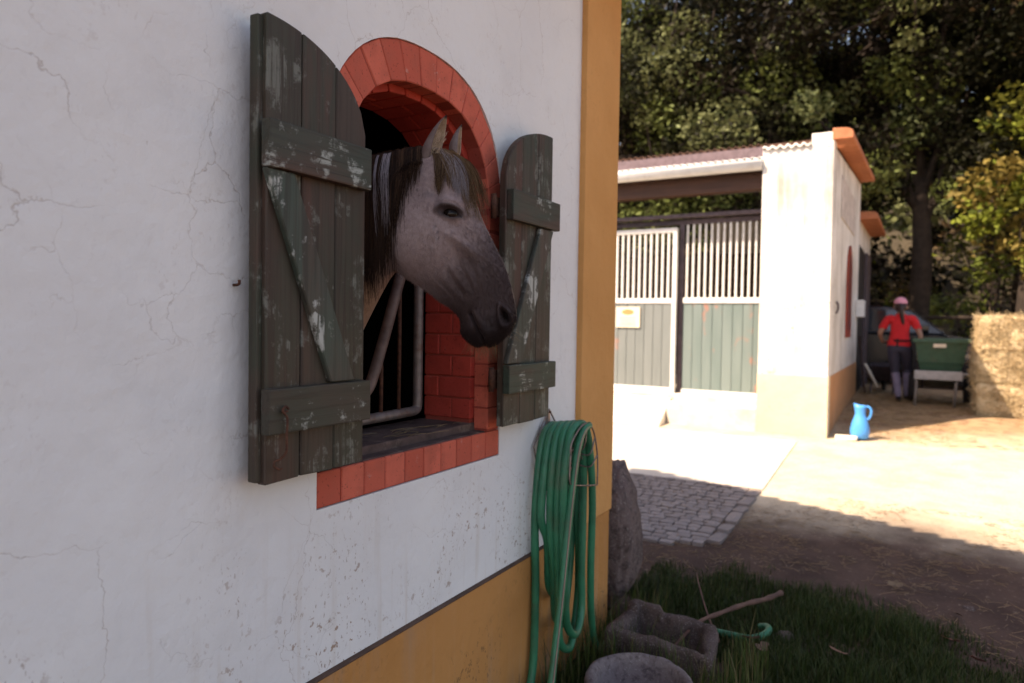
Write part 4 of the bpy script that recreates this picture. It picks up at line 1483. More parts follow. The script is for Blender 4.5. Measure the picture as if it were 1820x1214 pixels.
def dry_leaves():
    rng = random.Random(9)
    spots = [(1.59, 4.07, 'lobed reddish dry leaf lying in the grass near the right edge of the lawn'), (.735, 3.57, 'curled brown dry leaf in the grass right of the trough, nearest the stone basin'), (1.12, 3.64, 'single brown dry leaf in the middle of the lawn'), (1.685, 3.9, 'dark red dry leaf low at the right end of the lawn'), (1.33, 4.80, 'pale dry leaf on the dirt just beyond the lawn'), (1.63, 4.52, 'tan dry leaf at the far right rim of the lawn'), (.80, 3.50, 'upright brown dry leaf in the grass beside the hose tail')]
    cols = [(.22, .07, .045), (.26, .14, .10), (.22, .11, .07), (.16, .045, .03), (.17, .11, .065), (.17, .10, .06), (.14, .07, .045)]
    for k, (x, y, lb) in enumerate(spots):
        n = 22
        pts = []
        for i in range(n):
            a = 2*math.pi*i/n
            r_ = .034*(1+.14*math.cos(5*a)+.12*math.sin(3*a+k)+.25*math.cos(2*a))
            pts.append((r_*math.cos(a), r_*math.sin(a)*.85))
        bm = bmesh.new()
        rot = Matrix.Rotation(rng.uniform(0, 6), 4, 'Z') @ Matrix.Rotation(rng.uniform(.2, .7), 4, 'X')
        def f(a, b, q): return rot @ Vector((a, b, 9*(b*b)+4*a*a*rng.uniform(.8, 1.2)-.0009*q))
        c = [bm.verts.new(rot @ Vector((0, 0, 0.0))), bm.verts.new(rot @ Vector((0, 0, -.0009)))]
        v0 = [bm.verts.new(f(a, b, 0)) for a, b in pts]; v1 = [bm.verts.new(f(a, b, 1)) for a, b in pts]
        for i in range(n):
            j = (i+1) % n
            bm.faces.new((c[0], v0[i], v0[j])); bm.faces.new((c[1], v1[j], v1[i])); bm.faces.new((v0[j], v0[i], v1[i], v1[j]))
        zz = .075 if y < np.interp(x, GX, GY)-.1 else .035
        o = put('dry_leaf', bm_mesh('dry_leaf', bm), m_flat('dry_leaf_%d' % k, cols[k], .8, var=.4, sc=50), matrix=Matrix.Translation((x, y, float(ground_z(x, y))+zz)))
        tag(o, lb, 'leaf', 'dry leaves on the lawn')


dry_leaves()

# ------------------------------------------------------------------ the far stall block
MAT['far_white'] = m_plaster('far_white_wall', (.76, .74, .70), (.54, .515, .47), cracks=False, dirt=1.8, low=(3.4, .6), stain=(.36, .32, .27), streak=.75)
MAT['far_ochre_shaded'] = m_plaster('shaded_ochre_wall', (.52, .27, .14), (.46, .23, .11), cracks=False, dirt=1.0, low=(.9, .3), stain=(.30, .16, .09))  # dado paint of the side face, its shade put into the colour
MAT['far_ochre_sunlit'] = m_plaster('sunlit_ochre_wall', (.74, .62, .44), (.68, .53, .35), cracks=False, dirt=1.0, low=(.9, .3), stain=(.42, .28, .16))  # same dado paint on the front, paled as the sun washes it
def m_board(name, a, b, red, amt):
    g = G(name)
    co = g.co(rnd=True)
    c = g.mix(g.ramp(g.noise(g.co(scale=(5, 5, .8), rnd=True), 1.2, 4), .35, .7), a, b)
    pm = g.ramp(g.noise(g.co(scale=(1, 1, .55)), 3.4, 5, .62), .60-amt*.16, .70-amt*.14)
    c = g.mix(g.math('MULTIPLY', pm, .85), c, red)
    return g.done(c, .8, g.bump(g.noise(g.co(scale=(20, 20, 1)), 3, 3), .2, .004), spec=.2)


MAT['grey_plank'] = m_board('grey_green_plank', (.185, .21, .21), (.155, .18, .18), (.40, .20, .15), -.30)
MAT['red_plank'] = m_board('worn_grey_green_plank', (.165, .215, .21), (.135, .185, .18), (.38, .17, .125), .12)
MAT['white_paint'] = m_flat('white_metal_paint', (.74, .74, .72), .5, var=.1, dirt=(.45, .38, .32), dirtamt=.3)
MAT['grey_paint'] = m_flat('dull_white_board', (.48, .46, .45), .7, var=.2, dirt=(.25, .2, .16))
MAT['grey_leg'] = m_flat('grey_leg_paint', (.22, .19, .17), .7, var=.3)
MAT['dark_metal'] = m_flat('dark_iron', (.10, .075, .085), .6, .2, var=.3)
MAT['beam'] = m_wood('brown_beam', (.085, .038, .024), (.07, .033, .022), (.05, .024, .017), 'x', .0)
MAT['sheet'] = m_flat('brown_roof_sheet', (.11, .055, .038), .85, var=.4, sc=6, dirt=(.10, .07, .06))
MAT['purple'] = m_flat('fascia_board', (.16, .115, .13), .8, var=.3)
MAT['concrete'] = m_flat('pale_concrete', (.66, .61, .53), .9, var=.2, sc=5, bump=.3, dirt=(.50, .38, .26), dirtamt=.5)
MAT['black'] = m_flat('black_parts_and_gloom', (.02, .016, .016), .8)
MAT['redframe'] = m_flat('red_window_frame', (.30, .055, .035), .8, var=.3)
MAT['cream'] = m_flat('cream_sign', (.80, .70, .54), .6, var=.06)
MAT['orange'] = m_flat('orange_print', (.70, .26, .10), .6)

FY, FX = 8.95, .515            # front face and right-hand face
far = thing('stall_block', (-1.2, FY, .3), 'white stall block with barred sliding door and orange tile verge across the yard', 'building')


def tilef(name, parent, x0, x1, y0, y1, z0, z1, n):
    """row of terracotta slabs along a verge, each its own piece"""
    for k in range(n):
        a, b = y0+(y1-y0)*k/n, y0+(y1-y0)*(k+1)/n
        za, zb = z0+(z1-z0)*k/n, z0+(z1-z0)*(k+1)/n
        bm = bmesh.new()
        m = 6
        pts = [(x0, 0)]+[(x1-.10+.10*math.sin(math.pi*i/(2*m)), .05+.07*math.cos(math.pi*i/(2*m))) for i in range(m+1)]+[(x1, 0)]
        pts = [(x0, .13)]+pts[1:-1]+[(x1, -.005), (x0, -.005)]
        add_prism(bm, pts, lambda p, q, t: (p, a+(b-a+.012)*t, (za if t == 0 else zb+.012)+q+.01*(1-t)), .006)
        put(name, bm_mesh(name, bm), MAT['tile'], parent)


def far_block():
    # walls
    put('pier', box_me('pier', -.275, FX, FY, FY+.26, .15, 3.74, .008, 2), MAT['far_white'], far)
    put('corner_post', box_me('corner_post', .27, FX+.002, FY-.002, FY+.262, 3.70, 3.875, .012, 2), MAT['far_white'], far)
    bm = bmesh.new()
    add_prism(bm, [(FY+.261, .15), (13.3, .15), (13.3, 4.02), (FY+.261, 3.73)], lambda a, b, k: (FX-.25+.249*k, a, b))
    side = put('side_wall', bm_mesh('side_wall', bm), MAT['far_white'], far)
    put('dado', box_me('dado', -.277, FX+.006, FY-.006, FY+.2, .12, 1.03, .004), MAT['far_ochre_sunlit'], far)
    put('dado', box_me('dado', FX-.1, FX+.0062, FY+.2005, 13.301, .12, 1.02, .004), MAT['far_ochre_shaded'], far)
    put('back_wall', box_me('back_wall', -5.6, FX-.26, 13.0, 13.2, .2, 2.9), MAT['beam'], far)
    put('end_wall', box_me('end_wall', -5.8, -5.6, FY, 13.2, .15, 3.75), MAT['far_white'], far)
    put('plinth', box_me('plinth', -5.59, -.2765, FY+.33, 12.99, .05, .68, .02, 2), MAT['concrete'], far)
    put('step', box_me('step', -1.42, -.277, FY+.05, FY+.329, .05, .60, .03, 3), MAT['concrete'], far)
    put('ramp', prism_me('ramp', [(FY-.25, .05), (FY+.328, .05), (FY+.328, .63), (FY+.22, .60), (FY-.2, .33)], lambda a, b, k: (-5.5+(4.07)*k, a, b), .01), MAT['concrete'], far)
    # roof: corrugated sheets rising to the back
    roof = put('roof', prism_me('roof', [(FY+.56, 3.90), (13.4, 4.14), (13.4, 4.18), (FY+.56, 3.94)], lambda a, b, k: (-5.7+(FX+5.68)*k, a, b)), MAT['sheet'], far)
    def corrug(name, mat, x0, x1, y0, y1, z0, z1, pitch, amp, th):
        n = int((x1-x0)/pitch*8)
        V, F = [], []
        for i in range(n+1):
            x = x0+(x1-x0)*i/n
            d = amp*math.sin(2*math.pi*(x-x0)/pitch)
            V += [(x, y0, z0+d), (x, y1, z1+d), (x, y1, z1+d-th), (x, y0, z0+d-th)]
        for i in range(n):
            for j in range(4):
                k = (j+1) % 4
                F.append((i*4+j, i*4+k, i*4+4+k, i*4+4+j))
        F += [(0, 1, 2, 3), (n*4+3, n*4+2, n*4+1, n*4)]
        me = bpy.data.meshes.new(name)
        me.from_pydata(V, [], F)
        me.update()
        return put(name, me, mat, roof, True)
    corrug('roof_sheet', MAT['sheet'], -5.7, -.28, FY+.50, FY+1.7, 3.925, 4.03, .092, .022, .012)
    corrug('roof_sheet', MAT['far_white'], -.274, .262, FY-.03, FY+1.2, 3.765, 3.90, .088, .016, .03)
    corrug('awning_sheet', MAT['white_paint'], -5.7, -.28, FY-.03, FY+.45, 3.645, 3.73, .088, .018, .008)
    put('fascia', box_me('fascia', -5.7, -.2765, FY+.47, FY+.51, 3.68, 3.895, .004), MAT['purple'], roof)
    put('gutter', prism_me('gutter', [(FY-.07*math.cos(a), 3.585-.085*math.sin(a)) for a in np.linspace(0, math.pi, 9)]+[(FY+.075, 3.62), (FY-.075, 3.62)], lambda a, b, k: (-5.7+(5.42)*k, a, b)), MAT['white_paint'], roof, True)
    for y, z0, z1 in ((FY+.15, 3.30, 3.50), (FY+1.5, 3.56, 3.76), (FY+2.8, 3.82, 4.0), (FY+3.8, 3.95, 4.1)):
        put('beam', box_me('beam', -5.6, -.28, y, y+.14, z0, z1, .006), MAT['beam'], far)
    # tiles along the verge of the right-hand face
    tilef('verge_tile', roof, FX-.02, FX+.20, FY-.02, 13.35, 3.77, 4.06, 13)
    # annex beyond, lower
    ax = put('annex_wall', box_me('annex_wall', -2.0, FX-.012, 13.305, 16.6, .2, 3.50), MAT['far_white'], far)
    tilef('verge_tile', roof, FX-.05, FX+.27, 13.36, 16.6, 3.44, 3.50, 8)
    put('doorway', box_me('doorway', FX-.05, FX-.006, 13.42, 14.75, .3, 3.02), MAT['black'], ax)  # black slab on the solid wall paints the dark of an open door
    put('door_leaf', box_me('door_leaf', FX-.004, FX+.05, 14.78, 15.9, .42, 3.0, .006), MAT['dark_metal'], ax)
    # side wall fittings
    n = 10
    op = [(11.02, 1.46), (11.80, 1.46)]+[(11.41+.39*math.cos(math.pi*i/n), 2.36+.44*math.sin(math.pi*i/n)) for i in range(n+1)]
    fr = put('window', prism_me('window', op, lambda a, b, k: (FX+.0005+.02*k, a, b)), MAT['redframe'], side)
    op2 = [(11.12, 1.57), (11.70, 1.57)]+[(11.41+.29*math.cos(math.pi*i/n), 2.34+.33*math.sin(math.pi*i/n)) for i in range(n+1)]
    put('window_pane', prism_me('window_pane', op2, lambda a, b, k: (FX+.021+.004*k, a, b)), m_flat('dim_red_pane', (.16, .03, .025), .5), side)
    plate = put('name_plate', box_me('name_plate', FX+.0005, FX+.012, 9.95, 12.15, 3.02, 3.56, .003), m_flat('faded_plate', (.62, .56, .52), .8, var=.3, sc=7, dirt=(.36, .30, .28), dirtamt=.6), side)
    put('junction_box', box_me('junction_box', FX+.002, FX+.12, 12.95, 13.27, 1.78, 2.06, .012, 2), MAT['white_paint'], side)
    put('wall_bracket', tube_me('wall_bracket', smooth_path([(FX, 9.62, 1.92), (FX+.02, 9.62, 1.91), (FX+.03, 9.62, 1.86), (FX+.02, 9.62, 1.80), (FX, 9.62, 1.78)], 5), .012, 8), MAT['dark_metal'], side, True)

    # the stall front stands back between pier and end wall: planks below, bars above
    BY = FY+.45  # set back, its x and z values scaled up about the camera
    fp = put('stall_front', box_me('stall_front', -5.58, -.30, BY+.02, BY+.075, 2.96, 3.03, .006), MAT['dark_metal'], far)
    fp['label'] = 'fixed barred stall front with worn grey-green planks'
    def sub(name, me, mat, par=fp, smooth=False): return put(name, me, mat, par, smooth)
    sub('post', box_me('post', -1.420, -1.357, BY+.02, BY+.08, .682, 2.959, .004), MAT['dark_metal'])
    sub('mid_rail', box_me('mid_rail', -1.356, -.30, BY+.012, BY+.07, 1.898, 1.972, .006), MAT['white_paint'])
    sub('bottom_rail', box_me('bottom_rail', -1.356, -.30, BY+.012, BY+.07, .682, .735, .006), MAT['white_paint'])
    for k in range(13):
        x = -1.314+k*.081
        sub('bar', box_me('bar', x-.0135, x+.0135, BY+.03, BY+.06, 1.973, 2.959, .004), MAT['white_paint'])
    for k in range(8):
        a, b = -1.353+.1315*k, -1.353+.1315*(k+1)
        sub('plank', box_me('plank', a+.002, b-.002, BY+.028, BY+.056, .736, 1.897, .004), MAT['red_plank'])
    # sliding door in front of it
    dx0, dx1, y0, y1 = -2.82, -1.425, BY-.075, BY-.015
    dr = put('sliding_door', box_me('sliding_door', dx0, dx1, y0, y1, 2.85, 2.912, .006), MAT['white_paint'], far)
    dr['label'] = 'white framed sliding door with grey planks and vertical bars'
    for a, b, c, d, nm in ((dx0, dx0+.058, .66, 2.849, 'stile'), (dx1-.058, dx1, .66, 2.849, 'stile'), (dx0+.059, dx1-.059, 1.893, 1.96, 'mid_rail'), (dx0+.059, dx1-.059, .66, .75, 'bottom_rail')):
        sub(nm, box_me(nm, a, b, y0, y1, c, d, .005), MAT['white_paint'], dr)
    for k in range(15):
        x = dx1-.121-k*.082
        sub('bar', box_me('bar', x-.014, x+.014, y0+.012, y1-.012, 1.961, 2.849, .004), MAT['white_paint'], dr)
    for k in range(10):
        a, b = dx1-.060-.1275*(k+1), dx1-.060-.1275*k
        sub('plank', box_me('plank', a+.002, b-.002, y0+.014, y1-.014, .751, 1.892, .004), MAT['grey_plank'], dr)
    sg = sub('notice', box_me('notice', -2.275, -1.925, y0-.008, y0+.010, 1.557, 1.84, .004), MAT['cream'], dr)
    bm = bmesh.new()
    add_prism(bm, [(-2.10+.09*math.cos(a), 1.772+.038*math.sin(a)) for a in np.linspace(0, 2*math.pi, 20, endpoint=False)], lambda a, b, k: (a, y0-.0085-.0025*k, b))
    for z in (1.69, 1.655, 1.62, 1.59):
        add_box(bm, -2.22, -1.98, y0-.010, y0-.0085, z, z+.006)
    put('notice_print', bm_mesh('notice_print', bm), MAT['orange'], dr)
    put('latch', tube_me('latch', smooth_path([(-2.38, y0-.01, 1.85), (-2.37, y0-.035, 1.81), (-2.35, y0-.035, 1.77), (-2.34, y0-.01, 1.75)], 4), .013, 8), MAT['dark_metal'], dr, True)
    put('track', box_me('track', -5.57, -.301, BY-.08, BY+.018, 3.04, 3.09, .004), MAT['dark_metal'], far)


far_block()


# ------------------------------------------------------------------ yard things
def lump(me_fn, *a): return me_fn(*a)


def jug():
    x, y = .86, 9.06
    z = float(ground_z(x, y))+.012
    t = thing('water_jug', (x, y, z), 'bright blue plastic jug with a loop handle on the straw by the white corner', 'jug')
    blue = m_flat('blue_plastic', (.045, .30, .72), .35, var=.1, spec=.5)
    prof = [(0, 0), (.075, 0), (.094, .02), (.104, .07), (.102, .12), (.086, .19), (.064, .25), (.054, .29), (.056, .345), (.062, .385), (.057, .385), (.05, .345), (.048, .29), (.05, .25), (0, .24)]
    me = lathe_me('body', prof, 32, (x, y, z))
    for v in me.vertices:
        if v.co.z-z > .33:                                  # pouring lip
            d = Vector((v.co.x-x, v.co.y-y))
            v.co.z += .03*max(0, -d.x/.08)
            v.co.x += .016*min(0, d.x/.08)
    put('body', me, blue, t, True)
    put('handle', tube_me('handle', smooth_path([(x+.055, y, z+.375), (x+.09, y, z+.37), (x+.112, y, z+.335), (x+.108, y, z+.28), (x+.088, y, z+.235), (x+.066, y, z+.235)], 5), .013, 8), blue, t, True)
    o = put('flat_stone', box_me('flat_stone', .60, .84, 8.92, 9.06, z-.02, z+.035, .018, 3), MAT['concrete'])
    for v in o.data.vertices:
        v.co += Vector((.02*fbm(v.co, 6, 3, 1), .02*fbm(v.co, 6, 3, 2), .012*fbm(v.co, 6, 3, 4)))
    tag(o, 'flat pale stone lying at the foot of the blue jug', 'stone')


jug()


def bales():
    rng = np.random.default_rng(12)
    g = G('straw_bale')
    co = g.co(rnd=True)
    c = g.mix(g.ramp(g.noise(co, 7, 6, .7), .35, .7), (.74, .60, .39), (.60, .46, .27))
    c = g.mix(g.math('MULTIPLY', g.ramp(g.noise(g.co(scale=(1, 1, 3)), 42, 4, .7), .55, .68), .5), c, (.24, .15, .08))
    nrm = g.bump(g.noise(g.co(scale=(1, 1, 2.5)), 36, 5, .7), .9, .03)
    mb = g.done(c, .9, nrm, spec=.15)
    z = .44
    for k, (h, x0, x1, y0, lb) in enumerate(((.45, 2.12, 3.45, 11.14, 'lowest big straw bale, its left end in shadow'), (.44, 2.09, 3.42, 11.16, 'middle straw bale of the stack, crossed by the shadow edge'), (.45, 2.13, 3.40, 11.15, 'topmost sunlit straw bale of the stack'))):
        bm = bmesh.new()
        add_box(bm, x0, x1, y0, y0+.9, z, z+h, .05, 3)
        bmesh.ops.subdivide_edges(bm, edges=bm.edges, cuts=6, use_grid_fill=True)
        for v in bm.verts:
            v.co += v.normal*.03*fbm(v.co, 5, 4, k*3) if v.normal.length else Vector()
        b = put('straw_bale', bm_mesh('straw_bale', bm), mb, smooth=True)
        tag(b, lb, 'straw bale', 'straw bales stacked at the right of the yard')
        P, C = [], []
        for q in range(2600):
            f = rng.random()
            if f < .62: p = np.array([rng.uniform(x0, x1), y0+.005, rng.uniform(z+.01, z+h)]); n_ = np.array([0, -1, 0])
            elif f < .8: p = np.array([x0+.005, rng.uniform(y0, y0+.9), rng.uniform(z, z+h)]); n_ = np.array([-1, 0, 0])
            else: p = np.array([rng.uniform(x0, x1), rng.uniform(y0, y0+.9), z+h-.005]); n_ = np.array([0, 0, 1])
            d = rng.normal(0, 1, 3); d -= n_*(d@n_)*.8; d /= np.linalg.norm(d)
            d = d+n_*rng.uniform(0, .5)
            L = rng.uniform(.04, .13)
            t = np.linspace(0, 1, 3)[:, None]
            P.append(p+d*L*t); C.append(np.array([.66, .51, .30])*rng.uniform(.5, 1.1))
        tag(put('loose_straw', strands_me('loose_straw', P, .003, .002, C), MAT['straw'], b), kind='stuff')
        z += h+.002


bales()


def cart():
    x, y, z = 1.72, 12.6, .46
    t = thing('dump_cart', (x, y, z), 'green plastic dump cart on a white frame beside the woman in red', 'cart')
    green = m_flat('green_plastic', (.045, .115, .070), .5, var=.2, spec=.4, dirt=(.12, .10, .07), dirtamt=.3)
    def tub(w0, d0, w1, d1, za, zb, ins=0.0, y_=y):
        def ring(w_, d_, zz): return [(x-w_/2+.0, y_-d_/2, zz), (x+w_/2, y_-d_/2, zz), (x+w_/2, y_+d_/2, zz), (x-w_/2, y_+d_/2, zz)]
        return ring
    bm = bmesh.new()
    R_ = tub(0, 0, 0, 0, 0, 0)
    rings = [R_(.50, .75, .92), R_(.56, .85, 1.08), R_(.58, .87, 1.09), R_(.66, .98, 1.40), R_(.74, 1.06, 1.40), R_(.74, 1.06, 1.455), R_(.63, .95, 1.455), R_(.50, .78, 1.02)]
    vs_ = [[bm.verts.new(p) for p in r_] for r_ in rings]
    for a, b in zip(vs_[:-1], vs_[1:]):
        for i in range(4):
            j = (i+1) % 4
            bm.faces.new((a[i], a[j], b[j], b[i]))
    bm.faces.new(vs_[0][::-1]); bm.faces.new(vs_[-1])
    bmesh.ops.bevel(bm, geom=list(bm.edges), offset=.012, segments=2, affect='EDGES')
    put('tub', bm_mesh('tub', bm), green, t, False)
    put('sticker', box_me('sticker', x-.10, x+.06, y-.522, y-.5185, 1.33, 1.385), MAT['cream'], t)
    put('base_board', box_me('base_board', x-.33, x+.28, y-.52, y+.40, .85, .915, .006), MAT['grey_paint'], t)
    put('base_board_face', box_me('base_board_face', x-.335, x+.27, y-.60, y-.522, .855, .985, .006), MAT['grey_paint'], t)
    for xx in (x-.30, x+.20):
        put('leg', tube_me('leg', np.array([(xx, y-.55, .90), (xx-.01, y-.57, .65), (xx-.02, y-.58, z)]), .020, 8), MAT['grey_leg'], t, True)
    for xx in (x-.36, x+.37):
        prof = [(.10, -.045), (.19, -.05), (.225, -.03), (.23, 0), (.225, .03), (.19, .05), (.10, .045), (.10, -.045)]
        me = lathe_me('wheel', prof, 28)
        me.transform(Matrix.Translation((xx, y+.05, z+.23)) @ Matrix.Rotation(R(90), 4, 'Y'))
        wh = put('wheel', me, MAT['black'], t, True)
        me = lathe_me('rim', [(0, -.02), (.10, -.03), (.10, .03), (0, .02)], 20)
        me.transform(Matrix.Translation((xx, y+.05, z+.23)) @ Matrix.Rotation(R(90), 4, 'Y'))
        put('rim', me, MAT['dark_metal'], wh, True)
    put('axle', tube_me('axle', np.array([(x-.37, y+.05, z+.23), (x, y+.05, z+.23), (x+.37, y+.05, z+.23)]), .016, 8), MAT['dark_metal'], t, True)
    for xx in (x-.22, x+.22):
        put('strut', tube_me('strut', np.array([(xx, y+.05, z+.23), (xx, y+.02, .7), (xx, y, .87)]), .015, 8), MAT['dark_metal'], t, True)


cart()


def car():
    x1, y0, z = 3.05, 15.4, .50          # nose to the right
    t = thing('car', (x1-2.0, y0+.85, z), 'black parked car behind the green cart, its nose to the right', 'car')
    paint = m_flat('black_car_paint', (.014, .014, .018), .18, spec=.6, var=.1, bump=0)
    glass = m_flat('car_glass', (.02, .024, .03), .05, spec=.7, var=0, bump=0)
    chrome = m_flat('lamp_glass', (.55, .57, .6), .15, .5, var=.1, bump=0)
    wd = 1.72
    prof = [(0, .30), (-.06, .55), (-.05, .68), (-.22, .82), (-.95, .96), (-1.30, 1.0), (-4.0, 1.02), (-4.15, .75), (-4.12, .35), (-3.6, .26), (-.3, .26)]
    bm = bmesh.new()
    n = len(prof)
    rows = []
    for f, ins, dz in ((0, .10, 0), (.06, .02, 0), (.16, 0, 0), (.84, 0, 0), (.94, .02, 0), (1, .10, 0)):
        cx, cz = -2.0, .6
        rows.append([bm.verts.new((x1+p[0]+(cx-p[0])*ins*.25, y0+wd*f, z+p[1]+(cz-p[1])*ins)) for p in prof])
    for a, b in zip(rows[:-1], rows[1:]):
        for i in range(n):
            j = (i+1) % n
            bm.faces.new((a[i], a[j], b[j], b[i]))
    bm.faces.new(rows[0]); bm.faces.new(rows[-1][::-1])
    put('body', bm_mesh('body', bm), paint, t)
    cab = [(-1.15, .985), (-1.75, 1.46), (-2.2, 1.54), (-3.2, 1.53), (-3.75, 1.42), (-4.02, 1.0)]
    put('cabin', prism_me('cabin', cab, lambda a, b, k: (x1+a, y0+.10+(b-.98)*.22+k*(wd-.20-(b-.98)*.44), z+b), .03), paint, t)
    ws = [(-1.22, 1.01), (-1.74, 1.425)]
    bm = bmesh.new()
    q = [(x1+ws[0][0]+.012, y0+.20, z+ws[0][1]+.012), (x1+ws[0][0]+.012, y0+wd-.20, z+ws[0][1]+.012), (x1+ws[1][0]+.012, y0+wd-.30, z+ws[1][1]+.012), (x1+ws[1][0]+.012, y0+.30, z+ws[1][1]+.012)]
    lo = [bm.verts.new(p) for p in q]; hi = [bm.verts.new(Vector(p)+Vector((.012, 0, .012))) for p in q]
    bm.faces.new(lo[::-1]); bm.faces.new(hi)
    for i in range(4): bm.faces.new((lo[i], lo[(i+1) % 4], hi[(i+1) % 4], hi[i]))
    put('windshield', bm_mesh('windshield', bm), glass, t)
    for a, b, c, d in ((-1.40, -1.80, -2.45, -2.45), (-2.52, -2.52, -3.35, -3.5)):
        pts = [(a, 1.05), (b, 1.42), (c, 1.47), (d, 1.05)] if a > -2 else [(a, 1.05), (b, 1.47), (c, 1.44), (d, 1.05)]
        put('side_window', prism_me('side_window', pts, lambda p, r_, k: (x1+p, y0+.10+(r_-.98)*.22-.004-.004*k, z+r_)), glass, t)
    for yy in (y0+.18, y0+wd-.18):
        bm = bmesh.new(); bmesh.ops.create_uvsphere(bm, u_segments=18, v_segments=12, radius=1)
        for v in bm.verts: v.co = Vector((x1-.10+v.co.x*.10, yy+v.co.y*.15, z+.70+v.co.z*.075))
        put('headlight', bm_mesh('headlight', bm), chrome, t, True)
    put('grille', box_me('grille', x1-.06, x1+.003, y0+.45, y0+wd-.45, z+.50, z+.66, .01), MAT['dark_metal'], t)
    put('bumper', box_me('bumper', x1-.12, x1+.04, y0+.06, y0+wd-.06, z+.30, z+.46, .03, 2), paint, t)
    put('mirror', box_me('mirror', x1-1.62, x1-1.45, y0-.10, y0+.08, z+1.05, z+1.18, .03, 2), paint, t)
    for xx in (x1-.80, x1-3.35):
        for yy in (y0+.08, y0+wd-.08):
            me = lathe_me('wheel', [(.17, -.09), (.29, -.10), (.325, -.07), (.33, 0), (.325, .07), (.29, .10), (.17, .09)], 28)
            me.transform(Matrix.Translation((xx, yy, z+.33)) @ Matrix.Rotation(R(90), 4, 'X'))
            wh = put('wheel', me, MAT['black'], t, True)
            me = lathe_me('rim', [(0, -.06), (.06, -.07), (.17, -.04), (.17, .04), (.06, .07), (0, .06)], 20)
            me.transform(Matrix.Translation((xx, yy, z+.33)) @ Matrix.Rotation(R(90), 4, 'X'))
            put('rim', me, chrome, wh, True)


car()


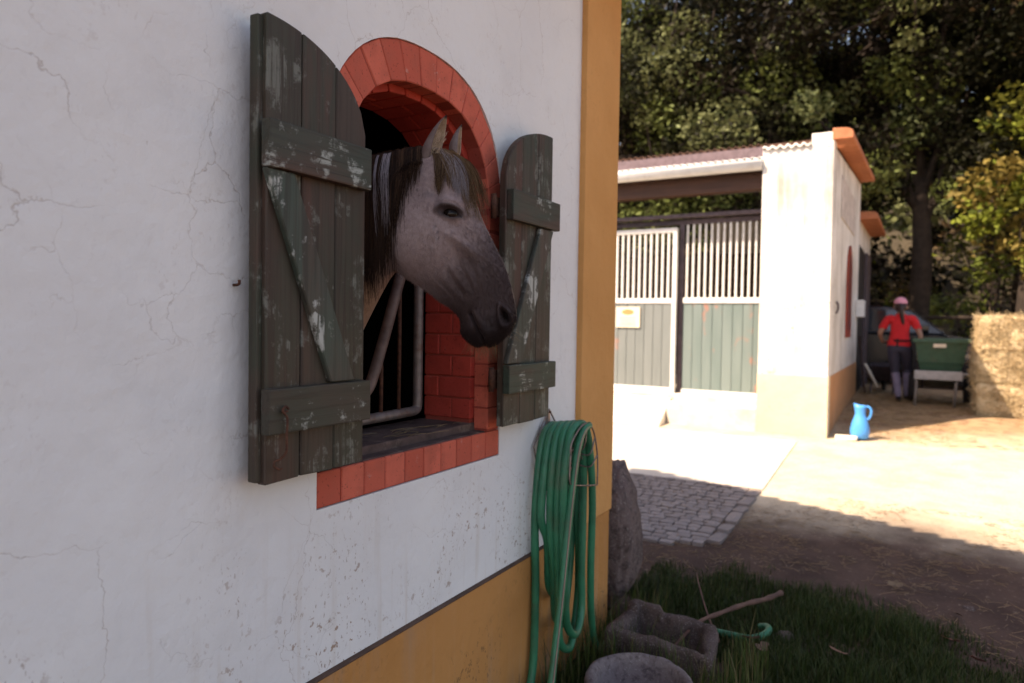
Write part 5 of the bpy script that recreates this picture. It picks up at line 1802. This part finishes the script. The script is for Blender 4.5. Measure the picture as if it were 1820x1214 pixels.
# ------------------------------------------------------------------ the woman in red, seen from behind
def person():
    base = Vector((1.17, 12.5, .455))
    J = {}
    E_ = []
    def j(n, p, r_, par=None):
        J[n] = (Vector(p), r_, len(J))
        if par: E_.append((J[par][2], J[n][2]))
    j('pelvis', (0, 0, .88), (.135, .10))
    j('spine', (0, .03, 1.04), (.115, .085), 'pelvis')
    j('chest', (.01, .06, 1.22), (.135, .095), 'spine')
    j('neck', (.01, .085, 1.365), (.055, .055), 'chest')
    j('jaw', (.005, .10, 1.43), (.055, .06), 'neck')
    j('head', (0, .105, 1.52), (.078, .092), 'jaw')
    j('crown', (0, .10, 1.585), (.055, .065), 'head')
    for s_, n in ((-1, 'l'), (1, 'r')):
        j('shoulder'+n, (.165*s_+.01, .06, 1.305), (.062, .058), 'chest')
        if s_ < 0: el, wr, hd, fd = (-.275, .03, 1.07), (-.25, .20, .95), (-.235, .27, .925), Vector((.02, .075, -.02))
        else: el, wr, hd, fd = (.285, .02, 1.05), (.265, .05, .82), (.258, .055, .745), Vector((-.008, .01, -.075))
        sp = Vector((.15*s_+.01+(el[0]-.15*s_)*.25, .055, 1.25))
        j('upper'+n, (.215*s_, .045, 1.20), (.052, .050), 'shoulder'+n)
        j('elbow'+n, el, (.038, .038), 'upper'+n)
        j('wrist'+n, wr, (.025, .027), 'elbow'+n)
        j('palm'+n, hd, (.036, .020), 'wrist'+n)
        side = Vector((0, 1, 0)) if s_ > 0 else Vector((1, 0, 0))
        for q, (o, l_) in enumerate(((-.024, .8), (-.008, 1.0), (.009, .95), (.025, .75))):
            p1 = Vector(hd)+side*o+fd*.45*l_
            p2 = p1+fd*.55*l_+Vector((0, .012, 0))
            j('f%s%d' % (n, q), p1, (.0088, .0088), 'palm'+n); j('g%s%d' % (n, q), p2, (.0078, .0078), 'f%s%d' % (n, q))
        p1 = Vector(wr)*.5+Vector(hd)*.5+side*.04
        j('t'+n, p1, (.010, .010), 'wrist'+n); j('u'+n, p1+fd*.5+side*.012, (.008, .008), 't'+n)
    for s_, n, kn, an, toe in ((-1, 'l', (-.045, .03, .47), (.01, -.10, .10), (.02, .06, .035)), (1, 'r', (.12, .17, .50), (.115, .12, .13), (.12, .28, .04))):
        j('hip'+n, (.085*s_, .0, .83), (.098, .100), 'pelvis')
        j('thigh'+n, tuple(Vector((.085*s_, 0, .83))*.5+Vector(kn)*.5), (.078, .082), 'hip'+n)
        j('knee'+n, kn, (.054, .057), 'thigh'+n)
        j('calf'+n, tuple(Vector(kn)*.68+Vector(an)*.32+Vector((0, -.015, 0))), (.056, .058), 'knee'+n)
        j('ankle'+n, an, (.036, .038), 'calf'+n)
        j('toe'+n, toe, (.040, .030), 'ankle'+n)
    me = bpy.data.meshes.new('person')
    me.from_pydata([v[0] for v in J.values()], E_, [])
    ob = bpy.data.objects.new('person_rig', me)
    COL.objects.link(ob)
    md = ob.modifiers.new('s', 'SKIN')
    md.use_smooth_shade = True
    ob.modifiers.new('d', 'SUBSURF').levels = 2
    for i, v in enumerate(J.values()):
        me.skin_vertices[0].data[i].radius = v[1]
    me.skin_vertices[0].data[0].use_root = True
    dg = bpy.context.evaluated_depsgraph_get()
    body = bpy.data.meshes.new_from_object(ob.evaluated_get(dg))
    bpy.data.objects.remove(ob)
    body.materials.clear()
    body.transform(Matrix.Translation(base))
    skin = m_flat('skin', (.42, .22, .15), .55, var=.1, bump=0)
    pb = put('person', body, skin, smooth=True)
    tag(pb, 'woman in red polo shirt and pink cap walking away beside the cart', 'person')
    loc = [v.co-base for v in body.vertices]
    nor = [v.normal.copy() for v in body.vertices]
    def wear(name, pred, off, mat):
        bm = bmesh.new()
        mp = {}
        for f in body.polygons:
            if all(pred(loc[i]) for i in f.vertices):
                vv = []
                for i in f.vertices:
                    if i not in mp: mp[i] = bm.verts.new(body.vertices[i].co+nor[i]*off)
                    vv.append(mp[i])
                bm.faces.new(vv)
        return put(name, bm_mesh(name, bm), mat, pb, True)
    def torso(p): return abs(p.x-.01) < .17+.4*max(0, p.z-1.1)
    wear('polo_shirt', lambda p: .86 < p.z < 1.385 and ((p.z > 1.13) or (abs(p.x) < .19 and p.z < 1.14 and not (p.x > .2))), .013, m_flat('red_cotton', (.62, .018, .022), .85, var=.12))
    legs = lambda p: p.z < .93 and -.2 < p.x < .215
    wear('riding_breeches', lambda p: legs(p) and p.z > .36, .007, m_flat('navy_stretch', (.045, .04, .062), .8, var=.15))
    wear('half_chaps', lambda p: legs(p) and .09 < p.z < .46, .011, m_flat('lavender_suede', (.20, .165, .235), .85, var=.2))
    wear('boots', lambda p: legs(p) and p.z < .145, .009, m_flat('dark_boot', (.05, .038, .04), .6))
    wear('glove', lambda p: p.x > .215 and p.z < .81, .004, m_flat('pale_glove', (.55, .50, .48), .8))
    # belt bag strap
    bm = bmesh.new()
    ring = []
    for i in range(40):
        a = 2*math.pi*i/40
        for dz, o in ((-.016, 0), (.016, 0)):
            ring.append(bm.verts.new(base+Vector((.155*math.cos(a), .02+.115*math.sin(a), .955+dz))))
    for i in range(40):
        k = (i+1) % 40
        bm.faces.new((ring[2*i], ring[2*k], ring[2*k+1], ring[2*i+1]))
    bmesh.ops.solidify(bm, geom=bm.faces[:], thickness=.008)
    add_box(bm, base.x-.035, base.x-.012, base.y-.112, base.y-.098, base.z+.86, base.z+.99, .003)
    put('belt', bm_mesh('belt', bm), MAT['black'], pb)
    # cap: dome with a bill pointing away
    pink = m_flat('pink_cap', (.72, .30, .38), .8, var=.12)
    bm = bmesh.new()
    bmesh.ops.create_uvsphere(bm, u_segments=28, v_segments=16, radius=1)
    bmesh.ops.delete(bm, geom=[v for v in bm.verts if v.co.z < -.12], context='VERTS')
    for v in bm.verts: v.co = base+Vector((.0+v.co.x*.096, .105+v.co.y*.112, 1.535+v.co.z*.105))
    cap = put('cap', bm_mesh('cap', bm), pink, pb, True)
    bill = [(.09*math.cos(a), .09*math.sin(a)) for a in np.linspace(0, math.pi, 12)]
    put('cap_bill', prism_me('cap_bill', bill, lambda a, b, k: base+Vector((a, .18+b*1.0, 1.515-.25*b+.006*k))), pink, cap)
    # ponytail and hair
    hm = m_flat('dark_hair', (.035, .016, .012), .5, var=.4, sc=40)
    P = smooth_path([base+Vector(p) for p in ((0, .005, 1.52), (.005, -.035, 1.50), (.015, -.05, 1.42), (.03, -.045, 1.32), (.045, -.035, 1.22), (.05, -.03, 1.17))], 6)
    put('ponytail', tube_me('ponytail', P, np.interp(np.linspace(0, 1, len(P)), [0, .15, .4, .8, 1], [.018, .03, .036, .024, .006]), 12), hm, pb, True)
    bm = bmesh.new()
    bmesh.ops.create_uvsphere(bm, u_segments=20, v_segments=12, radius=1)
    for v in bm.verts: v.co = base+Vector((v.co.x*.088, .085+v.co.y*.092, 1.475+v.co.z*.075))
    put('hair', bm_mesh('hair', bm), hm, pb, True)
    for s_ in (-1, 1):
        bm = bmesh.new()
        bmesh.ops.create_uvsphere(bm, u_segments=12, v_segments=8, radius=1)
        for v in bm.verts: v.co = base+Vector((s_*.088+v.co.x*.012, .115+v.co.y*.018, 1.475+v.co.z*.03))
        put('ear', bm_mesh('ear', bm), skin, pb, True)


person()


# ------------------------------------------------------------------ clutter in the shade by the annex
def clutter():
    def pole(p, q, r_, mat, lb, cat, name):
        o = put(name, tube_me(name, np.array([p, tuple((Vector(p)+Vector(q))/2), q]), r_, 8), mat, smooth=True)
        tag(o, lb, cat)
    pole((.66, 13.3, .50), (.52, 13.9, 1.45), .016, MAT['beam'], 'dark tool handle leaning against the annex doorway', 'tool', 'tool_handle')
    pole((.86, 13.15, .62), (.66, 13.25, 1.0), .022, MAT['concrete'], 'short pale stick lying against the heap by the dark doorway', 'stick', 'stick')
    t = thing('wheelbarrow', (.92, 13.9, .46), 'dark wheelbarrow in the shade left of the walking woman', 'wheelbarrow')
    bm = bmesh.new()
    ra = [(.72, 13.45, .95), (1.10, 13.45, .95), (1.12, 14.15, .98), (.70, 14.15, .98)]
    rb = [(.80, 13.6, .68), (1.02, 13.6, .68), (1.02, 13.98, .66), (.80, 13.98, .66)]
    a = [bm.verts.new(p) for p in ra]; b = [bm.verts.new(p) for p in rb]
    for i in range(4): bm.faces.new((a[i], a[(i+1) % 4], b[(i+1) % 4], b[i]))
    bm.faces.new(b)
    bmesh.ops.solidify(bm, geom=bm.faces[:], thickness=.012)
    put('tray', bm_mesh('tray', bm), MAT['dark_metal'], t)
    for s_ in (-1, 1):
        put('handle', tube_me('handle', np.array([(.91+s_*.07, 14.35, .62), (.91+s_*.14, 13.8, .66), (.91+s_*.24, 12.98, .88)]), .017, 8), MAT['dark_metal'], t, True)
        put('leg', tube_me('leg', np.array([(.91+s_*.16, 13.6, .68), (.91+s_*.17, 13.5, .56), (.91+s_*.17, 13.45, .465)]), .013, 8), MAT['dark_metal'], t, True)
    me = lathe_me('wheel', [(.07, -.03), (.15, -.035), (.175, 0), (.15, .035), (.07, .03)], 20)
    me.transform(Matrix.Translation((.91, 14.4, .64)) @ Matrix.Rotation(R(90), 4, 'Y'))
    put('wheel', me, MAT['black'], t, True)
    # rail fence beyond
    f = thing('rail_fence', (1.0, 17.6, .5), 'dark wooden rail fence under the trees behind the woman', 'fence')
    for k in range(7):
        x = -1.2+k*1.35
        put('post', box_me('post', x-.05, x+.05, 17.55, 17.65, .3, 1.95, .008), MAT['bark'], f)
    for z in (1.20, 1.82):
        put('rail', tube_me('rail', np.array([(-1.3, 17.53, z), (2.5, 17.53, z+.02), (6.9, 17.53, z)]), .045, 8), MAT['bark'], f, True)


clutter()


# ------------------------------------------------------------------ trees
def leaf_cloud(centres, radii, per, size, pal, rng, up=.35):
    """rhombic leaves scattered through clumps"""
    N = []
    for c, r_ in zip(centres, radii):
        n = int(per*(r_/.8)**2)
        d = rng.normal(0, 1, (n, 3))
        d /= np.linalg.norm(d, axis=1)[:, None]
        rr = r_*rng.random(n)[:, None]**.45
        N.append(np.array(c)+d*rr*np.array([1, 1, .75]))
    P = np.vstack(N)
    n = len(P)
    nrm = rng.normal(0, 1, (n, 3)); nrm[:, 2] = np.abs(nrm[:, 2])+up
    nrm /= np.linalg.norm(nrm, axis=1)[:, None]
    a = np.cross(nrm, rng.normal(0, 1, (n, 3)))
    a /= np.linalg.norm(a, axis=1)[:, None]
    b = np.cross(nrm, a)
    L = (size*rng.uniform(.6, 1.35, n))[:, None]
    V = np.stack([P-a*L*.5, P+b*L*.27+a*L*.04, P+a*L*.5, P-b*L*.27+a*L*.04], 1).reshape(-1, 3)
    F = np.arange(n*4).reshape(-1, 4)
    # a palette tone for each clump, varied a little per leaf
    ks = np.concatenate([np.full(len(q), i) for i, q in enumerate(N)])
    ck = rng.integers(0, len(pal), len(N))
    col = np.asarray(pal)[ck[ks]]
    sw = rng.random(n) < .12
    col = np.where(sw[:, None], np.asarray(pal)[rng.integers(0, len(pal), n)], col)
    col = col*rng.uniform(.65, 1.3, n)[:, None]
    return V, F, np.repeat(col, 4, 0)


OAK = [(.010, .012, .005), (.013, .014, .007), (.012, .010, .006), (.018, .019, .010), (.017, .013, .008), (.12, .15, .045), (.125, .14, .06)]  # near-blacks paint clump shade, pale greens paint sunlit tufts
YEL = [(.15, .18, .026), (.18, .185, .036), (.10, .13, .025), (.19, .145, .04)]
DRY = [(.10, .075, .045), (.13, .09, .05), (.075, .07, .035), (.15, .11, .07)]


def tree(name, label, base, h, rx, ry, z0, nclump, per, size, pal, seed, trunk=.22, lean=(0, 0), group='trees behind the yard', shell=.55):
    rng = np.random.default_rng(seed)
    bx, by = base
    bz = float(ground_z(bx, by))-.1
    t = thing(name, (bx, by, bz), label, 'tree', group)
    top = np.array([bx+lean[0], by+lean[1], bz+h*.72])
    tr = smooth_path([(bx, by, bz), (bx+lean[0]*.15+rng.normal(0, .1), by+rng.normal(0, .1), bz+h*.22), (bx+lean[0]*.5+rng.normal(0, .15), by+lean[1]*.5, bz+h*.45), tuple(top)], 7)
    paths, rads = [tr], [np.linspace(trunk, trunk*.3, len(tr))]
    cen, rad = [], []
    cz = (z0+h)/2
    for k in range(nclump):
        d = rng.normal(0, 1, 3); d /= np.linalg.norm(d)
        f = shell+(1-shell)*rng.random()
        if rng.random() < .25: f *= rng.random()
        c = np.array([bx+lean[0]*.8+d[0]*rx*f, by+lean[1]*.8+d[1]*ry*f, bz+cz+d[2]*(h-z0)/2*f])
        cen.append(c); rad.append(rng.uniform(.38, .95)*min(1.0, rx/2.2))
        if k % 4 == 0:
            i = int(len(tr)*rng.uniform(.4, .95))
            s_ = tr[min(i, len(tr)-1)]
            mid = (s_+c)/2+np.array([0, 0, .25])
            br = smooth_path([s_, mid, c], 4)
            paths.append(br); rads.append(np.linspace(trunk*.32, .018, len(br)))
    put('trunk', tube_me('trunk', paths, rads, 8), MAT['bark'], t, True)
    V, F, C = leaf_cloud(cen, rad, per, size, pal, rng)
    put('crown', arr_mesh('crown', V, F, C), MAT['leaf'], t)
    return t


def hillside():
    """wooded slope that closes the view behind the trees"""
    xs, ys = np.linspace(-60, 60, 61), np.linspace(29, 75, 24)
    X, Y = np.meshgrid(xs, ys, indexing='ij')
    Z = ground_z(X, Y)-.3+np.clip((Y-29)/46, 0, 1)**.8*20
    for i in range(X.shape[0]):
        for j in range(X.shape[1]): Z[i, j] += 1.3*fbm((X[i, j], Y[i, j], 0), .09, 4, 2)*min(1, (Y[i, j]-29)/8)
    nx, ny = X.shape
    i = np.arange(nx-1)[:, None]*ny
    j = np.arange(ny-1)[None, :]
    F = np.stack([i+j, i+ny+j, i+ny+j+1, i+j+1], -1).reshape(-1, 4)
    o = put('hillside', arr_mesh('hillside', np.stack([X, Y, Z], -1).reshape(-1, 3), F), m_flat('leaf_litter_slope', (.060, .048, .030), .95, var=.5, sc=1.5, bump=.6), smooth=True)
    tag(o, 'dark wooded slope rising behind the trees', 'hill', kind='structure')
    rng = np.random.default_rng(77)
    n = 520
    cx, cy = rng.uniform(-26, 20, n), rng.uniform(30, 52, n)
    cz = ground_z(cx, cy)+np.clip((cy-29)/46, 0, 1)**.8*20+rng.uniform(.2, 4.5, n)
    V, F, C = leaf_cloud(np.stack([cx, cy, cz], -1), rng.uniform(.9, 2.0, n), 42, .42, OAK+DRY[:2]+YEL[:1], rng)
    o = put('far_wood', arr_mesh('far_wood', V, F, C), MAT['leaf'])
    tag(o, 'mass of distant woodland foliage on the slope behind the trees', 'woodland', kind='stuff')


hillside()


def forest():
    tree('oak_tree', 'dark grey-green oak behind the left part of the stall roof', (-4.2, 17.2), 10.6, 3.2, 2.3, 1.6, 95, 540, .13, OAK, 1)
    tree('oak_tree', 'broad oak with tufts coloured sun-pale directly above the stall roof', (-1.3, 16.6), 11.0, 3.0, 2.2, 2.0, 105, 560, .13, OAK+[(.16, .20, .07), (.17, .20, .09)], 2)
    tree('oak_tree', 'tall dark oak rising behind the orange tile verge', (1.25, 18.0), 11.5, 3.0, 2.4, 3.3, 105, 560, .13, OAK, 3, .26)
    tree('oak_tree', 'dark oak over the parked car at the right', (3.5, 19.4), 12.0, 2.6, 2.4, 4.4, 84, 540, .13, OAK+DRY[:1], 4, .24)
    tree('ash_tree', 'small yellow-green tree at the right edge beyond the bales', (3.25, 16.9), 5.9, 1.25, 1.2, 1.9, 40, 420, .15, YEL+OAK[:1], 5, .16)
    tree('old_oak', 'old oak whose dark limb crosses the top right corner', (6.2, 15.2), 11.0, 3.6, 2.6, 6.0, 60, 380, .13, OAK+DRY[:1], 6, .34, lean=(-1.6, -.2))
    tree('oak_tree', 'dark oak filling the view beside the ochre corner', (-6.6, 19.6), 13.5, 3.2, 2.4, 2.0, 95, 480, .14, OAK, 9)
    # second row
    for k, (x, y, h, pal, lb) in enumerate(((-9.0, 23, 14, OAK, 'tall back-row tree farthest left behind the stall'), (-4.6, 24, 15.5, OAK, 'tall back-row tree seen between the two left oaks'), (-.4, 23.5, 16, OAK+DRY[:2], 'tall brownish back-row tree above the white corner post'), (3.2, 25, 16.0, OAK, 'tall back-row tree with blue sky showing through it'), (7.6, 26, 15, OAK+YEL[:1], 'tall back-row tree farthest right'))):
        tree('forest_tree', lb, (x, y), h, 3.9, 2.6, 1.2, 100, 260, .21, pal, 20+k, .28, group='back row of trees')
    # undergrowth
    def bush(x, y, h, r_, pal, seed, lb, n=16):
        rng = np.random.default_rng(seed)
        bz = float(ground_z(x, y))
        t = thing('bush', (x, y, bz), lb, 'bush', 'bushes under the trees')
        cen = [(x+rng.normal(0, r_*.5), y+rng.normal(0, .35), bz+rng.uniform(.2, h)) for _ in range(n)]
        V, F, C = leaf_cloud(cen, rng.uniform(.3, .6, n), 330, .10, pal, rng)
        put('foliage', arr_mesh('foliage', V, F, C), MAT['leaf'], t)
        P = [smooth_path([(x+rng.normal(0, .12), y, bz-.05), (x+rng.normal(0, .3), y, bz+h*.4), c], 4) for c in cen[:7]]
        put('stem', tube_me('stem', P, .018, 6), MAT['bark'], t, True)
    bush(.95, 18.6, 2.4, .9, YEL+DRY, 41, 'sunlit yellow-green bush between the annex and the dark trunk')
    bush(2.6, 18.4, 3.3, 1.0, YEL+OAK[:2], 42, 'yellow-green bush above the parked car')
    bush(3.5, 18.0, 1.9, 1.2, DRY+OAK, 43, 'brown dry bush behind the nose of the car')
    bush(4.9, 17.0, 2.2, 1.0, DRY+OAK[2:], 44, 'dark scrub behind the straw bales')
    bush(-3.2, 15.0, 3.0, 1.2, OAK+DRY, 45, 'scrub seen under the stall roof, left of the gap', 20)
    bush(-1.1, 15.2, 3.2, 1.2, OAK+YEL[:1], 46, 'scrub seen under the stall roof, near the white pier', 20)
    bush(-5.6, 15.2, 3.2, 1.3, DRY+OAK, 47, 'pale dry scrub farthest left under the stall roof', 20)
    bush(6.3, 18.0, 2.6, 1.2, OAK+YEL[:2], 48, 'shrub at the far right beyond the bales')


forest()
